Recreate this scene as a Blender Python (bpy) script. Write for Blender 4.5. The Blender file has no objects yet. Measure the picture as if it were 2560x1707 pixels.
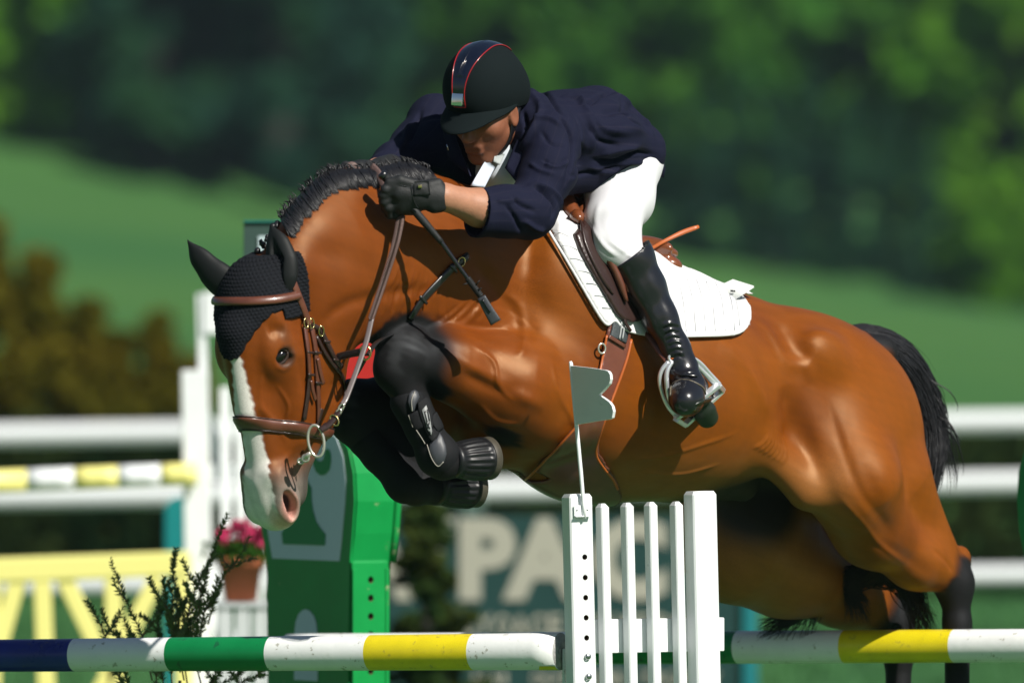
import bpy, bmesh, math, random
import numpy as np
from mathutils import Vector, Matrix
random.seed(7); RNG = np.random.default_rng(7)
C = bpy.context.scene.collection
SC = bpy.context.scene
# ------------------------------------------------------------------ camera, sky, sun, exposure
U = 950.0            # working units per metre at the horse's distance
DC = 22.0            # camera distance in metres
EYE = 1.65
cd = bpy.data.cameras.new('camera'); cam = bpy.data.objects.new('camera', cd); C.objects.link(cam)
cam.location = (0, -DC, EYE); cam.rotation_euler = (math.radians(90), 0, 0)
cd.sensor_width = 36; cd.lens = 36 * DC / (2560 / U); cd.clip_start = .5; cd.clip_end = 3000
cd.dof.use_dof = True; cd.dof.focus_distance = 21.45; cd.dof.aperture_fstop = 2.6; cd.dof.aperture_blades = 8
SC.camera = cam
SUN = Vector((0.50, -0.56, 0.66)).normalized()
w = bpy.data.worlds.new('World'); SC.world = w; w.use_nodes = True
nt = w.node_tree; bg = nt.nodes['Background']; sk = nt.nodes.new('ShaderNodeTexSky'); sk.sky_type = 'NISHITA'
sk.sun_disc = False; sk.sun_elevation = math.asin(SUN.z); sk.sun_rotation = math.atan2(SUN.x, SUN.y)
sk.air_density = 1.1; sk.dust_density = .4; sk.ozone_density = 1.6
nt.links.new(sk.outputs[0], bg.inputs[0]); bg.inputs[1].default_value = 0.038
sl = bpy.data.lights.new('sun', 'SUN'); sl.energy = 5.0; sl.angle = math.radians(.5); sl.color = (1, .955, .87)
so = bpy.data.objects.new('sun', sl); C.objects.link(so); so.rotation_euler = SUN.to_track_quat('Z', 'Y').to_euler(); so.location = (8, -6, 12)
SC.view_settings.view_transform = 'Standard'; SC.view_settings.look = 'None'; SC.view_settings.exposure = 0.4; SC.view_settings.gamma = 1
SC.cycles.max_bounces = 6; SC.cycles.transparent_max_bounces = 8

# ------------------------------------------------------------------ helpers
def pt(px, py, d=0.0):
    "photo pixel (2560 wide) at depth d (units behind the focal plane) -> working units"
    f = (d + DC * U) / (DC * U)
    return np.array([(px - 1280) * f, d, (853.5 - py) * f])
def px_of(P):
    f = (P[..., 1] + DC * U) / (DC * U)
    return P[..., 0] / f + 1280, 853.5 - P[..., 2] / f
def W(p):
    p = np.asarray(p, float) / U
    if p.ndim == 1: return (p[0], p[1], p[2] + EYE)
    q = p.copy(); q[:, 2] += EYE; return q
def wpt(px, py, ym):
    "photo pixel at depth ym metres behind the focal plane -> metres"
    f = (ym + DC) / DC
    return Vector(((px - 1280) * f / U, ym, (853.5 - py) * f / U + EYE))
def srgb(r, g, b):
    def c(v):
        v /= 255.0
        return v / 12.92 if v <= .04045 else ((v + .055) / 1.055) ** 2.4
    return (c(r), c(g), c(b), 1)
def nrm(v):
    v = np.asarray(v, float); return v / np.linalg.norm(v)
MATS = {}
def mat(name, col, rough=.5, spec=.5, metal=0, coat=0, noise=None, bump=None, sheen=0, vcol=None, trans=0, sss=0):
    """noise=(scale, amount, dark factor); bump=(scale, strength)"""
    if name in MATS: return MATS[name]
    m = bpy.data.materials.new(name); m.use_nodes = True; MATS[name] = m
    t = m.node_tree; b = t.nodes['Principled BSDF']
    b.inputs['Roughness'].default_value = rough; b.inputs['Specular IOR Level'].default_value = spec
    b.inputs['Metallic'].default_value = metal; b.inputs['Coat Weight'].default_value = coat; b.inputs['Coat Roughness'].default_value = .12
    b.inputs['Sheen Weight'].default_value = sheen
    if trans: b.inputs['Transmission Weight'].default_value = trans
    if sss:
        b.inputs['Subsurface Weight'].default_value = sss; b.inputs['Subsurface Radius'].default_value = (.012, .005, .003); b.inputs['Subsurface Scale'].default_value = 1
    tc = t.nodes.new('ShaderNodeTexCoord')
    src = None
    if vcol:
        a = t.nodes.new('ShaderNodeVertexColor'); a.layer_name = vcol; src = a.outputs[0]
    if noise:
        n = t.nodes.new('ShaderNodeTexNoise'); n.inputs['Scale'].default_value = noise[0]; n.inputs['Detail'].default_value = 6; n.inputs['Roughness'].default_value = .65
        t.links.new(tc.outputs['Object'], n.inputs['Vector'])
        r = t.nodes.new('ShaderNodeMapRange'); r.inputs['From Min'].default_value = .3; r.inputs['From Max'].default_value = .7
        r.inputs['To Min'].default_value = 1 - noise[1]; r.inputs['To Max'].default_value = 1 + noise[1] * .5
        t.links.new(n.outputs['Fac'], r.inputs['Value'])
        mx = t.nodes.new('ShaderNodeMix'); mx.data_type = 'RGBA'; mx.blend_type = 'MULTIPLY'; mx.inputs['Factor'].default_value = 1
        if src: t.links.new(src, mx.inputs['A'])
        else: mx.inputs['A'].default_value = col
        t.links.new(r.outputs[0], mx.inputs['B']); src = mx.outputs['Result']
        r2 = t.nodes.new('ShaderNodeMapRange'); r2.inputs['To Min'].default_value = rough * .8; r2.inputs['To Max'].default_value = min(1, rough * 1.25)
        t.links.new(n.outputs['Fac'], r2.inputs['Value']); t.links.new(r2.outputs[0], b.inputs['Roughness'])
    if src: t.links.new(src, b.inputs['Base Color'])
    else: b.inputs['Base Color'].default_value = col
    if bump:
        n = t.nodes.new('ShaderNodeTexNoise'); n.inputs['Scale'].default_value = bump[0]; n.inputs['Detail'].default_value = 5
        t.links.new(tc.outputs['Object'], n.inputs['Vector'])
        bp = t.nodes.new('ShaderNodeBump'); bp.inputs['Strength'].default_value = bump[1]; bp.inputs['Distance'].default_value = .004
        t.links.new(n.outputs['Fac'], bp.inputs['Height']); t.links.new(bp.outputs[0], b.inputs['Normal'])
    return m
def props(o, label=None, cat=None, group=None, kind=None):
    if label: o['label'] = label
    if cat: o['category'] = cat
    if group: o['group'] = group
    if kind: o['kind'] = kind
    return o
def empty(name, label, cat, loc=(0, 0, 0), group=None):
    o = bpy.data.objects.new(name, None); C.objects.link(o); o.location = loc; o.empty_display_size = .1
    return props(o, label, cat, group)
def link(name, me, parent=None):
    o = bpy.data.objects.new(name, me); C.objects.link(o)
    if parent is not None:
        o.parent = parent
        o.matrix_parent_inverse = world_of(parent).inverted()
    return o
def world_of(o):
    m = o.matrix_basis.copy() if o.rotation_euler or True else None
    loc = Matrix.LocRotScale(o.location, o.rotation_euler.to_quaternion(), o.scale)
    if o.parent: return world_of(o.parent) @ o.matrix_parent_inverse @ loc
    return loc
def mesh_obj(name, verts, faces, m, parent=None, smooth=True, cols=None, midx=None):
    "verts in metres (world)"
    verts = np.asarray(verts, np.float32)
    me = bpy.data.meshes.new(name)
    if isinstance(faces, np.ndarray) and faces.ndim == 2:
        nf, k = faces.shape
        me.vertices.add(len(verts)); me.vertices.foreach_set('co', verts.ravel())
        me.loops.add(nf * k); me.loops.foreach_set('vertex_index', faces.ravel().astype(np.int32))
        me.polygons.add(nf); me.polygons.foreach_set('loop_start', np.arange(0, nf * k, k, dtype=np.int32))
        me.update(calc_edges=True)
    else:
        me.from_pydata(verts.tolist(), [], [list(map(int, f)) for f in faces])
        me.update()
    me.validate()
    for mm in (m if isinstance(m, (list, tuple)) else [m]): me.materials.append(mm)
    if smooth: me.polygons.foreach_set('use_smooth', np.ones(len(me.polygons), bool))
    if midx is not None: me.polygons.foreach_set('material_index', np.asarray(midx, np.int32))
    if cols:
        for an, arr in cols.items():
            a = me.color_attributes.new(an, 'FLOAT_COLOR', 'POINT'); a.data.foreach_set('color', np.asarray(arr, np.float32).ravel())
    return link(name, me, parent)
def box_vf(c, sx, sy, sz, R=None, bev=0):
    "bevelled box (chamfered along all edges) centred at c (metres), half sizes"
    bm = bmesh.new(); bmesh.ops.create_cube(bm, size=2)
    for v in bm.verts: v.co = Vector((v.co.x * sx, v.co.y * sy, v.co.z * sz))
    if bev: bmesh.ops.bevel(bm, geom=bm.edges[:], offset=bev, segments=2, affect='EDGES', profile=.6)
    if R is not None: bmesh.ops.transform(bm, matrix=R.to_4x4(), verts=bm.verts)
    bmesh.ops.translate(bm, vec=Vector(c), verts=bm.verts)
    v = [tuple(x.co) for x in bm.verts]; f = [[x.index for x in p.verts] for p in bm.faces]; bm.free()
    return v, f
def join_vf(*parts):
    V, F = [], []
    for v, f in parts:
        n = len(V); V += list(v); F += [[i + n for i in q] for q in f]
    return V, F
def frames(P):
    P = np.asarray(P, float); n = len(P)
    T = np.gradient(P, axis=0); T /= np.linalg.norm(T, axis=1)[:, None] + 1e-9
    N = np.zeros_like(P); a = np.array([0, 0, 1.]) if abs(T[0, 2]) < .9 else np.array([1., 0, 0])
    N[0] = nrm(a - T[0] * a.dot(T[0]))
    for i in range(1, n):
        v = N[i - 1] - T[i] * N[i - 1].dot(T[i]); N[i] = nrm(v)
    return T, N, np.cross(T, N)
def tube(P, r, seg=10, flat=1.0, caps=True):
    "tube along polyline P (any unit); r scalar or per point"
    P = np.asarray(P, float); T, N, B = frames(P); r = np.broadcast_to(np.asarray(r, float), (len(P),))
    a = np.linspace(0, 2 * np.pi, seg, endpoint=False)
    V = (P[:, None] + r[:, None, None] * (np.cos(a)[None, :, None] * N[:, None] + flat * np.sin(a)[None, :, None] * B[:, None])).reshape(-1, 3)
    F = []
    for i in range(len(P) - 1):
        for j in range(seg):
            k = (j + 1) % seg; F.append([i * seg + j, i * seg + k, (i + 1) * seg + k, (i + 1) * seg + j])
    if caps: F.append(list(range(seg))[::-1]); F.append([(len(P) - 1) * seg + j for j in range(seg)])
    return V.tolist(), F
def spline(P, n=40):
    "Catmull-Rom through points"
    P = np.asarray(P, float); P = np.vstack([2 * P[0] - P[1], P, 2 * P[-1] - P[-2]])
    out = []; m = len(P) - 3
    for t in np.linspace(0, m - 1e-6, n):
        i = int(t); u = t - i; a, b, c, d = P[i:i + 4]
        out.append(.5 * ((2 * b) + (-a + c) * u + (2 * a - 5 * b + 4 * c - d) * u * u + (-a + 3 * b - 3 * c + d) * u ** 3))
    return np.array(out)
def ribbon(P, Nn, w, th):
    "flat strap: centre line P, surface normals Nn, half width w, thickness th; rounded edges"
    P = np.asarray(P, float); T = np.gradient(P, axis=0); T /= np.linalg.norm(T, axis=1)[:, None] + 1e-9
    Nn = np.asarray(Nn, float); Nn = Nn - T * (Nn * T).sum(1)[:, None]; Nn /= np.linalg.norm(Nn, axis=1)[:, None] + 1e-9
    S = np.cross(T, Nn); w = np.broadcast_to(np.asarray(w, float), (len(P),))
    prof = [(-1, 0), (-1, .6), (-.82, 1), (-.3, 1.12), (.3, 1.12), (.82, 1), (1, .6), (1, 0)]
    V = np.concatenate([P[:, None] + np.array([[a] for a, b in prof])[None] * w[:, None, None] * S[:, None] + np.array([[b] for a, b in prof])[None] * th * Nn[:, None]], 0).reshape(-1, 3)
    k = len(prof); F = []
    for i in range(len(P) - 1):
        for j in range(k):
            q = (j + 1) % k; F.append([i * k + j, i * k + q, (i + 1) * k + q, (i + 1) * k + j])
    F.append(list(range(k))[::-1]); F.append([(len(P) - 1) * k + j for j in range(k)])
    return V.tolist(), F
def lathe(prof, seg=24, axis=(0, 0, 1), origin=(0, 0, 0)):
    "prof: list of (radius, along) ; returns verts/faces"
    ax = nrm(axis); a = np.array([1., 0, 0]) if abs(ax[0]) < .8 else np.array([0, 1., 0]); n = nrm(a - ax * a.dot(ax)); b = np.cross(ax, n)
    V = []; F = []
    for r, h in prof:
        for t in np.linspace(0, 2 * np.pi, seg, endpoint=False): V.append(tuple(np.array(origin) + ax * h + r * (np.cos(t) * n + np.sin(t) * b)))
    for i in range(len(prof) - 1):
        for j in range(seg): k = (j + 1) % seg; F.append([i * seg + j, i * seg + k, (i + 1) * seg + k, (i + 1) * seg + j])
    return V, F
def extrude_poly(pts, y0, y1, bev=0):
    "closed 2D outline (x,z) extruded y0..y1 (metres), optional small bevel"
    bm = bmesh.new(); vs = [bm.verts.new((p[0], y0, p[1])) for p in pts]; f = bm.faces.new(vs)
    r = bmesh.ops.extrude_face_region(bm, geom=[f]); nv = [g for g in r['geom'] if isinstance(g, bmesh.types.BMVert)]
    bmesh.ops.translate(bm, vec=(0, y1 - y0, 0), verts=nv); bmesh.ops.recalc_face_normals(bm, faces=bm.faces)
    if bev:
        ed = [e for e in bm.edges if len(e.link_faces) == 2 and e.calc_face_angle(0) > .6]
        bmesh.ops.bevel(bm, geom=ed, offset=bev, segments=2, affect='EDGES')
    bmesh.ops.triangulate(bm, faces=[f for f in bm.faces if len(f.verts) > 4])
    bm.verts.index_update(); v = [tuple(x.co) for x in bm.verts]; F = [[x.index for x in p.verts] for p in bm.faces]; bm.free(); return v, F

# ------------------------------------------------------------------ implicit modelling
class Imp:
    def __init__(s): s.p = []; s.M = 55.0
    def _add(s, fn, lo, hi, op, k): s.p.append((fn, np.asarray(lo, float) - k - s.M, np.asarray(hi, float) + k + s.M, op, float(k))); return s
    def ell(s, c, r, R=None, k=40, op='u'):
        "ellipsoid; R rows are its axes"
        c = np.asarray(c, float); r = np.asarray(r, float); R = np.eye(3) if R is None else np.array([nrm(a) for a in R])
        e = np.sqrt(((R * r[:, None]) ** 2).sum(0)); A1 = (R / r[:, None]).T.astype(np.float32); A2 = (1 / r).astype(np.float32); c3 = c.astype(np.float32)
        def fn(P):
            q = (P - c3) @ A1; k0 = np.sqrt(np.einsum('...i,...i', q, q)); q *= A2; k1 = np.sqrt(np.einsum('...i,...i', q, q)) + 1e-9
            return k0 * (k0 - 1) / k1
        return s._add(fn, c - e, c + e, op, k)
    def cap(s, a, b, ra, rb, k=30, op='u', flat=None):
        "tapered capsule; flat=(direction, factor): cross-section scaled by factor along direction"
        a = np.asarray(a, float); b = np.asarray(b, float); ab = b - a; L = ab.dot(ab); rm = max(ra, rb)
        if flat is not None: fd = nrm(flat[0]); ff = flat[1]; fd = nrm(fd - ab * fd.dot(ab) / L)
        a4 = a.astype(np.float32); ab4 = ab.astype(np.float32); L4 = np.float32(L); fd4 = fd.astype(np.float32) if flat is not None else None; g4 = np.float32(1 / ff - 1) if flat is not None else 0; ra4, dr4 = np.float32(ra), np.float32(rb - ra)
        def fn(P):
            d = P - a4; t = np.clip((d @ ab4) / L4, 0, 1); d = d - t[..., None] * ab4
            if flat is not None: d = d + g4 * (d @ fd4)[..., None] * fd4
            v = np.sqrt(np.einsum('...i,...i', d, d)) - (ra4 + dr4 * t)
            return v * (min(1, ff) if flat is not None else 1)
        ext = rm * (max(1, ff) if flat is not None else 1)
        return s._add(fn, np.minimum(a, b) - ext, np.maximum(a, b) + ext, op, k)
    def chain(s, pts, rs, k=30, op='u', flat=None):
        for i in range(len(pts) - 1): s.cap(pts[i], pts[i + 1], rs[i], rs[i + 1], k, op, flat)
        return s
    def comb(s, d, v, op, k):
        if op == 'u':
            h = np.maximum(k - np.abs(d - v), 0) / max(k, 1e-6); return np.minimum(d, v) - h * h * k / 4
        h = np.maximum(k - np.abs(-d - v), 0) / max(k, 1e-6); return -(np.minimum(-d, v) - h * h * k / 4)
    def ev(s, P, cull=True):
        P = np.asarray(P, np.float32); D = np.full(P.shape[0], 1e3, np.float32)
        for fn, lo, hi, op, k in s.p:
            if cull:
                i = np.nonzero(((P > lo) & (P < hi)).all(1))[0]
                if len(i): D[i] = s.comb(D[i], fn(P[i]), op, k)
            else: D = s.comb(D, fn(P), op, k)
        return D
    def grad(s, P, e=2.0, cull=True):
        g = np.stack([s.ev(P + np.eye(3)[i] * e, cull) - s.ev(P - np.eye(3)[i] * e, cull) for i in range(3)], 1)
        return g / (np.linalg.norm(g, axis=1)[:, None] + 1e-9)
    def bounds(s):
        lo = np.min([p[1] for p in s.p if p[3] == 'u'], 0) + s.M; hi = np.max([p[2] for p in s.p if p[3] == 'u'], 0) - s.M; return lo, hi
    def hit(s, px, py, off=0.0):
        "where the sight line of photo pixel (px,py) meets the surface (offset outwards by off)"
        n = len(px); A = np.array([pt(x, y, -1800) for x, y in zip(px, py)]); B = np.array([pt(x, y, 1800) for x, y in zip(px, py)])
        d = B - A; L = np.linalg.norm(d, axis=1); d /= L[:, None]; t = np.zeros(n); best = np.full(n, 1e9); bt = np.zeros(n)
        for _ in range(90):
            v = s.ev(A + d * t[:, None], cull=False) - off
            imp = v < best; best = np.where(imp, v, best); bt = np.where(imp, t, bt)
            t = np.where((v > .3) & (t < L), t + np.clip(v * .7, .3, 400), t)
        P = A + d * np.where(best < 3, t, bt)[:, None]
        miss = best >= 3
        P[miss] = (A + d * bt[:, None])[miss]
        return P, ~miss
    def snap(s, P, off=0.0, it=6):
        P = np.array(P, float)
        for _ in range(it): P = P - s.grad(P, cull=False) * (s.ev(P, cull=False) - off)[:, None] * .8
        return P
def axis_pts(lo, hi, h, fine=None):
    "grid coordinates lo..hi step h, refined to (a,b,hf) between a and b"
    if fine is None: return np.arange(lo, hi + h, h)
    a, b, hf = fine; return np.unique(np.concatenate([np.arange(lo, a, h), np.arange(max(a, lo), min(b, hi), hf), np.arange(b, hi + h, h)]))
def nets(F, xs, ys, zs):
    S = F < 0
    c = np.zeros(tuple(n - 1 for n in F.shape), np.uint8)
    for i in (0, 1):
        for j in (0, 1):
            for k in (0, 1): c += S[i:F.shape[0] - 1 + i, j:F.shape[1] - 1 + j, k:F.shape[2] - 1 + k]
    I, J, K = np.nonzero((c > 0) & (c < 8)); n = len(I)
    idm = np.full(c.shape, -1, np.int32); idm[I, J, K] = np.arange(n)
    acc = np.zeros((n, 3)); cnt = np.zeros(n); ax = (xs, ys, zs)
    for a in range(3):
        o1, o2 = [b for b in range(3) if b != a]
        for u in (0, 1):
            for v in (0, 1):
                st = [I.copy(), J.copy(), K.copy()]; st[o1] = st[o1] + u; st[o2] = st[o2] + v
                en = [q.copy() for q in st]; en[a] = en[a] + 1
                fa = F[tuple(st)]; fb = F[tuple(en)]; m = (fa < 0) != (fb < 0)
                t = np.where(m, fa / np.where(m, fa - fb, 1), 0)
                p = np.stack([ax[q][st[q]] for q in range(3)], 1); q = ax[a][en[a]] - ax[a][st[a]]; p[:, a] += t * q
                acc[m] += p[m]; cnt[m] += 1
    V = acc / cnt[:, None]; faces = []
    for a in range(3):
        o1, o2 = [(1, 2), (2, 0), (0, 1)][a]
        sl0 = [slice(None)] * 3; sl1 = [slice(None)] * 3; sl0[a] = slice(0, -1); sl1[a] = slice(1, None)
        A = S[tuple(sl0)]; B = S[tuple(sl1)]; ch = A != B; q = np.array(np.nonzero(ch))
        ok = (q[o1] > 0) & (q[o2] > 0) & (q[o1] < F.shape[o1] - 1) & (q[o2] < F.shape[o2] - 1); q = q[:, ok]
        def g(du, dv):
            r = q.copy(); r[o1] -= du; r[o2] -= dv; return idm[tuple(r)]
        f = np.stack([g(0, 0), g(1, 0), g(1, 1), g(0, 1)], 1); ins = A[tuple(q)]
        f = np.where(ins[:, None], f[:, ::1], f[:, ::-1]); faces.append(f)
    return V, np.concatenate(faces)
def grid_field(imp, xs, ys, zs):
    F = np.full((len(xs), len(ys), len(zs)), 1e3, np.float32)
    for fn, lo, hi, op, k in imp.p:
        sl = [slice(np.searchsorted(a, l), np.searchsorted(a, h)) for a, l, h in zip((xs, ys, zs), lo, hi)]
        if any(s.stop <= s.start for s in sl): continue
        G = np.stack(np.meshgrid(xs[sl[0]], ys[sl[1]], zs[sl[2]], indexing='ij'), -1).astype(np.float32)
        v = fn(G); F[tuple(sl)] = imp.comb(F[tuple(sl)], v.astype(np.float32), op, k)
    return F
def build_imp(imp, h, fx=None, fy=None, fz=None, box=None):
    lo, hi = imp.bounds() if box is None else box
    lo = np.asarray(lo) - 3 * h; hi = np.asarray(hi) + 3 * h
    xs = axis_pts(lo[0], hi[0], h, fx); ys = axis_pts(lo[1], hi[1], h, fy); zs = axis_pts(lo[2], hi[2], h, fz)
    F = grid_field(imp, xs, ys, zs); V, f = nets(F, xs, ys, zs)
    return V, f
def relax(imp, V, f, it=1, normals=False):
    for _ in range(it):
        v0 = imp.ev(V); g = np.stack([imp.ev(V + np.eye(3)[i] * 3.) - v0 for i in range(3)], 1); g /= np.linalg.norm(g, axis=1)[:, None] + 1e-9
        V = V - g * np.clip(v0, -4, 4)[:, None]
    return (V, g) if normals else V
def shell(imp, region, off, h, box, inner=None):
    "solid between surface offsets inner..off where region(P)<0"
    lo, hi = np.asarray(box[0], float), np.asarray(box[1], float)
    xs, ys, zs = (np.arange(lo[i], hi[i] + h, h) for i in range(3))
    G = np.stack(np.meshgrid(xs, ys, zs, indexing='ij'), -1).astype(np.float32); sh = G.shape[:3]; G = G.reshape(-1, 3)
    R = region(G); m = R < 2.6 * h; P = G[m]; F = imp.ev(P); o = off(P) if callable(off) else off
    D = np.array(R, np.float32); d = np.maximum(F - o, R[m])
    if inner is not None: d = np.maximum(d, inner - F)
    D[m] = d; D = D.reshape(sh)
    return nets(D.astype(np.float32), xs, ys, zs)
def trim(V, F, sd, h=7.0):
    "cut the mesh by a plane-like field and straighten the rim"
    g = sd(V); k_ = (g[F] < h * .5).all(1); F = F[k_]; u = np.unique(F); e = 1.0
    n = np.stack([sd(V[u] + np.eye(3)[i]) - sd(V[u] - np.eye(3)[i]) for i in range(3)], 1); n /= np.linalg.norm(n, axis=1)[:, None] + 1e-9
    W_ = V[u].copy(); m = g[u] > -h * .5; W_[m] -= n[m] * g[u][m, None]; mp = -np.ones(len(V), int); mp[u] = np.arange(len(u)); return W_, mp[F]
def poly_sd(x, y, P):
    "signed distance to polygon (negative inside), vectorised"
    P = np.asarray(P, float); d = np.full(x.shape, 1e9); s = np.zeros(x.shape, bool)
    for i in range(len(P)):
        a = P[i]; b = P[(i + 1) % len(P)]; e = b - a; wx = x - a[0]; wy = y - a[1]
        t = np.clip((wx * e[0] + wy * e[1]) / (e.dot(e) + 1e-9), 0, 1)
        d = np.minimum(d, (wx - e[0] * t) ** 2 + (wy - e[1] * t) ** 2)
        c = ((a[1] > y) != (b[1] > y)) & (x < (b[0] - a[0]) * (y - a[1]) / (b[1] - a[1] + 1e-12) + a[0]); s ^= c
    d = np.sqrt(d); return np.where(s, -d, d)
def smoothstep(a, b, x):
    t = np.clip((x - a) / (b - a), 0, 1); return t * t * (3 - 2 * t)
def vnoise(P, s, seed=0):
    "cheap smooth value noise from sines"
    r = np.random.default_rng(seed); v = 0
    for i in range(6):
        d = r.normal(size=3); d /= np.linalg.norm(d); v = v + np.sin(P @ d * s * (1 + .35 * i) + r.uniform(0, 6.28)) / (1 + .3 * i)
    return v / 3.2
# ================================================================== GROUND, HILL, SKY
def terr(X, Y):
    a = np.clip((Y - 44) / (185 - 44), 0, 1); z = a * (4.1 - X * .135 * np.clip(1.15 - a * .15, 0, 1.2))
    z = z + np.clip(Y - 185, 0, 400) * .22
    return np.where(Y < 44, 0, z)
def mat_grass(name, c1, c2, sc):
    m = mat(name, c1, rough=.85, spec=.15); t = m.node_tree; b = t.nodes['Principled BSDF']; tc = [n for n in t.nodes if n.type == 'TEX_COORD'][0]
    n = t.nodes.new('ShaderNodeTexNoise'); n.inputs['Scale'].default_value = sc; n.inputs['Detail'].default_value = 8; t.links.new(tc.outputs['Object'], n.inputs['Vector'])
    r = t.nodes.new('ShaderNodeValToRGB'); r.color_ramp.elements[0].position = .35; r.color_ramp.elements[1].position = .65; r.color_ramp.elements[0].color = c1; r.color_ramp.elements[1].color = c2
    t.links.new(n.outputs['Fac'], r.inputs[0]); t.links.new(r.outputs[0], b.inputs['Base Color']); return m
MG = mat_grass('arena_grass', (.040, .125, .042, 1), (.056, .155, .050, 1), .8)
MM = mat_grass('meadow_grass', (.036, .120, .032, 1), (.060, .150, .034, 1), .06)
xs = np.linspace(-160, 160, 65); ys = np.concatenate([np.linspace(-60, 44, 27), np.linspace(50, 185, 28), np.linspace(200, 700, 26)])
X, Y = np.meshgrid(xs, ys, indexing='ij'); Z = terr(X, Y); V = np.stack([X, Y, Z], -1).reshape(-1, 3)
nx, ny = len(xs), len(ys); I, J = np.meshgrid(np.arange(nx - 1), np.arange(ny - 1), indexing='ij'); a = (I * ny + J).ravel()
Fq = np.stack([a, a + ny, a + ny + 1, a + 1], 1)
fy = ys[(a % ny)]
g = mesh_obj('ground', V, Fq[fy < 44], MG); props(g, kind='structure')
g = mesh_obj('hill_meadow', V, Fq[fy >= 43.9], MM); props(g, kind='structure')
# grass blades of the arena (short turf)
n = 60000; gy = 6 + 40 * RNG.random(n) ** .8; gx = (RNG.random(n) - .5) * 3.6 * (gy + 22) / 22; hh = .03 + .04 * RNG.random(n); an = RNG.random(n) * 6.28
wd = .006 + .004 * RNG.random(n); ln = (RNG.random((n, 2)) - .5) * .04
b0 = np.stack([gx - wd * np.cos(an), gy - wd * np.sin(an), 0 * gx], 1); b1 = np.stack([gx + wd * np.cos(an), gy + wd * np.sin(an), 0 * gx], 1); b2 = np.stack([gx + ln[:, 0], gy + ln[:, 1], hh], 1)
gv = np.stack([b0, b1, b2], 1).reshape(-1, 3)
g = mesh_obj('turf', gv, np.arange(3 * n).reshape(-1, 3), MG, smooth=False); props(g, kind='stuff')

# ================================================================== FOLIAGE
def mat_leaf(name, c1, c2, sc, tr=.45):
    m = bpy.data.materials.new(name); m.use_nodes = True; t = m.node_tree; t.nodes.clear()
    o = t.nodes.new('ShaderNodeOutputMaterial'); d = t.nodes.new('ShaderNodeBsdfDiffuse'); tl = t.nodes.new('ShaderNodeBsdfTranslucent'); mx = t.nodes.new('ShaderNodeMixShader'); mx.inputs[0].default_value = tr
    tc = t.nodes.new('ShaderNodeTexCoord'); n = t.nodes.new('ShaderNodeTexNoise'); n.inputs['Scale'].default_value = sc; n.inputs['Detail'].default_value = 4; t.links.new(tc.outputs['Object'], n.inputs['Vector'])
    r = t.nodes.new('ShaderNodeValToRGB'); r.color_ramp.elements[0].position = .38; r.color_ramp.elements[1].position = .62; r.color_ramp.elements[0].color = c1; r.color_ramp.elements[1].color = c2
    t.links.new(n.outputs['Fac'], r.inputs[0]); t.links.new(r.outputs[0], d.inputs[0]); t.links.new(r.outputs[0], tl.inputs[0])
    t.links.new(d.outputs[0], mx.inputs[1]); t.links.new(tl.outputs[0], mx.inputs[2]); t.links.new(mx.outputs[0], o.inputs[0]); MATS[name] = m; return m
def leaves(cent, size, seed=0, asp=.6):
    "leaf-sized rhombic faces at points cent"
    r = np.random.default_rng(seed); n = len(cent); a = r.normal(size=(n, 3)); a /= np.linalg.norm(a, axis=1)[:, None]; b = r.normal(size=(n, 3)); b -= a * (a * b).sum(1)[:, None]; b /= np.linalg.norm(b, axis=1)[:, None]
    s = size * (.6 + .8 * r.random(n))[:, None]
    V = np.stack([cent - a * s, cent + b * s * asp, cent + a * s, cent - b * s * asp], 1).reshape(-1, 3); return V, np.arange(4 * n).reshape(-1, 4)
def crown_pts(H0, H1, R, nclump, per, seed, conic=False):
    r = np.random.default_rng(seed); P = []
    for i in range(nclump):
        h = r.random(); ang = r.random() * 6.28
        rad = R * ((1 - h) * .95 + .08) if conic else R * math.sqrt(max(.05, 1 - (2 * h - .85) ** 2 * .8))
        k = r.random() ** .5; c = np.array([rad * k * math.cos(ang), rad * k * math.sin(ang), H0 + (H1 - H0) * h])
        cr = (R * .16 if conic else R * .27) * (.6 + .8 * r.random())
        q = r.normal(size=(per, 3)); q /= np.linalg.norm(q, axis=1)[:, None]; q *= (r.random(per) ** .4)[:, None] * cr * np.array([1, 1, .75]); P.append(c + q)
    return np.concatenate(P)
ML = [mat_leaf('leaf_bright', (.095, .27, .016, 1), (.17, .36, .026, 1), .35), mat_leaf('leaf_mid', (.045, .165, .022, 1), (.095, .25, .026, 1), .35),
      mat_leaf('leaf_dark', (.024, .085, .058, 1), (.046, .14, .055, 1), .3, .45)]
MB = mat('bark', (.022, .020, .016, 1), rough=.9, noise=(6, .3, 0))
def proto(k, seed, H, R, conic):
    P = crown_pts(H * .02, H, R, 90, 95, seed, conic); V, F = leaves(P, .50 if not conic else .46, seed)
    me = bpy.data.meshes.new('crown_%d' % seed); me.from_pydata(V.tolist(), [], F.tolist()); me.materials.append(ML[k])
    Pt = [(0, 0, -1)] + [(0, 0, H * .3)] + [(.15, .1, H * .6), (.1, .1, H * .9)]; v, f = tube(Pt, [.35, .25, .15, .05], 8)
    for q in range(5):
        a = q * 1.3; z = H * (.25 + .1 * q); v2, f2 = tube([(0, 0, z), (math.cos(a) * R * .35, math.sin(a) * R * .35, z + .8), (math.cos(a) * R * .7, math.sin(a) * R * .7, z + 1.7)], [.12, .07, .03], 6); v, f = join_vf((v, f), (v2, f2))
    mt = bpy.data.meshes.new('trunk_%d' % seed); mt.from_pydata([tuple(x) for x in v], [], f); mt.materials.append(MB)
    return me, mt
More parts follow.
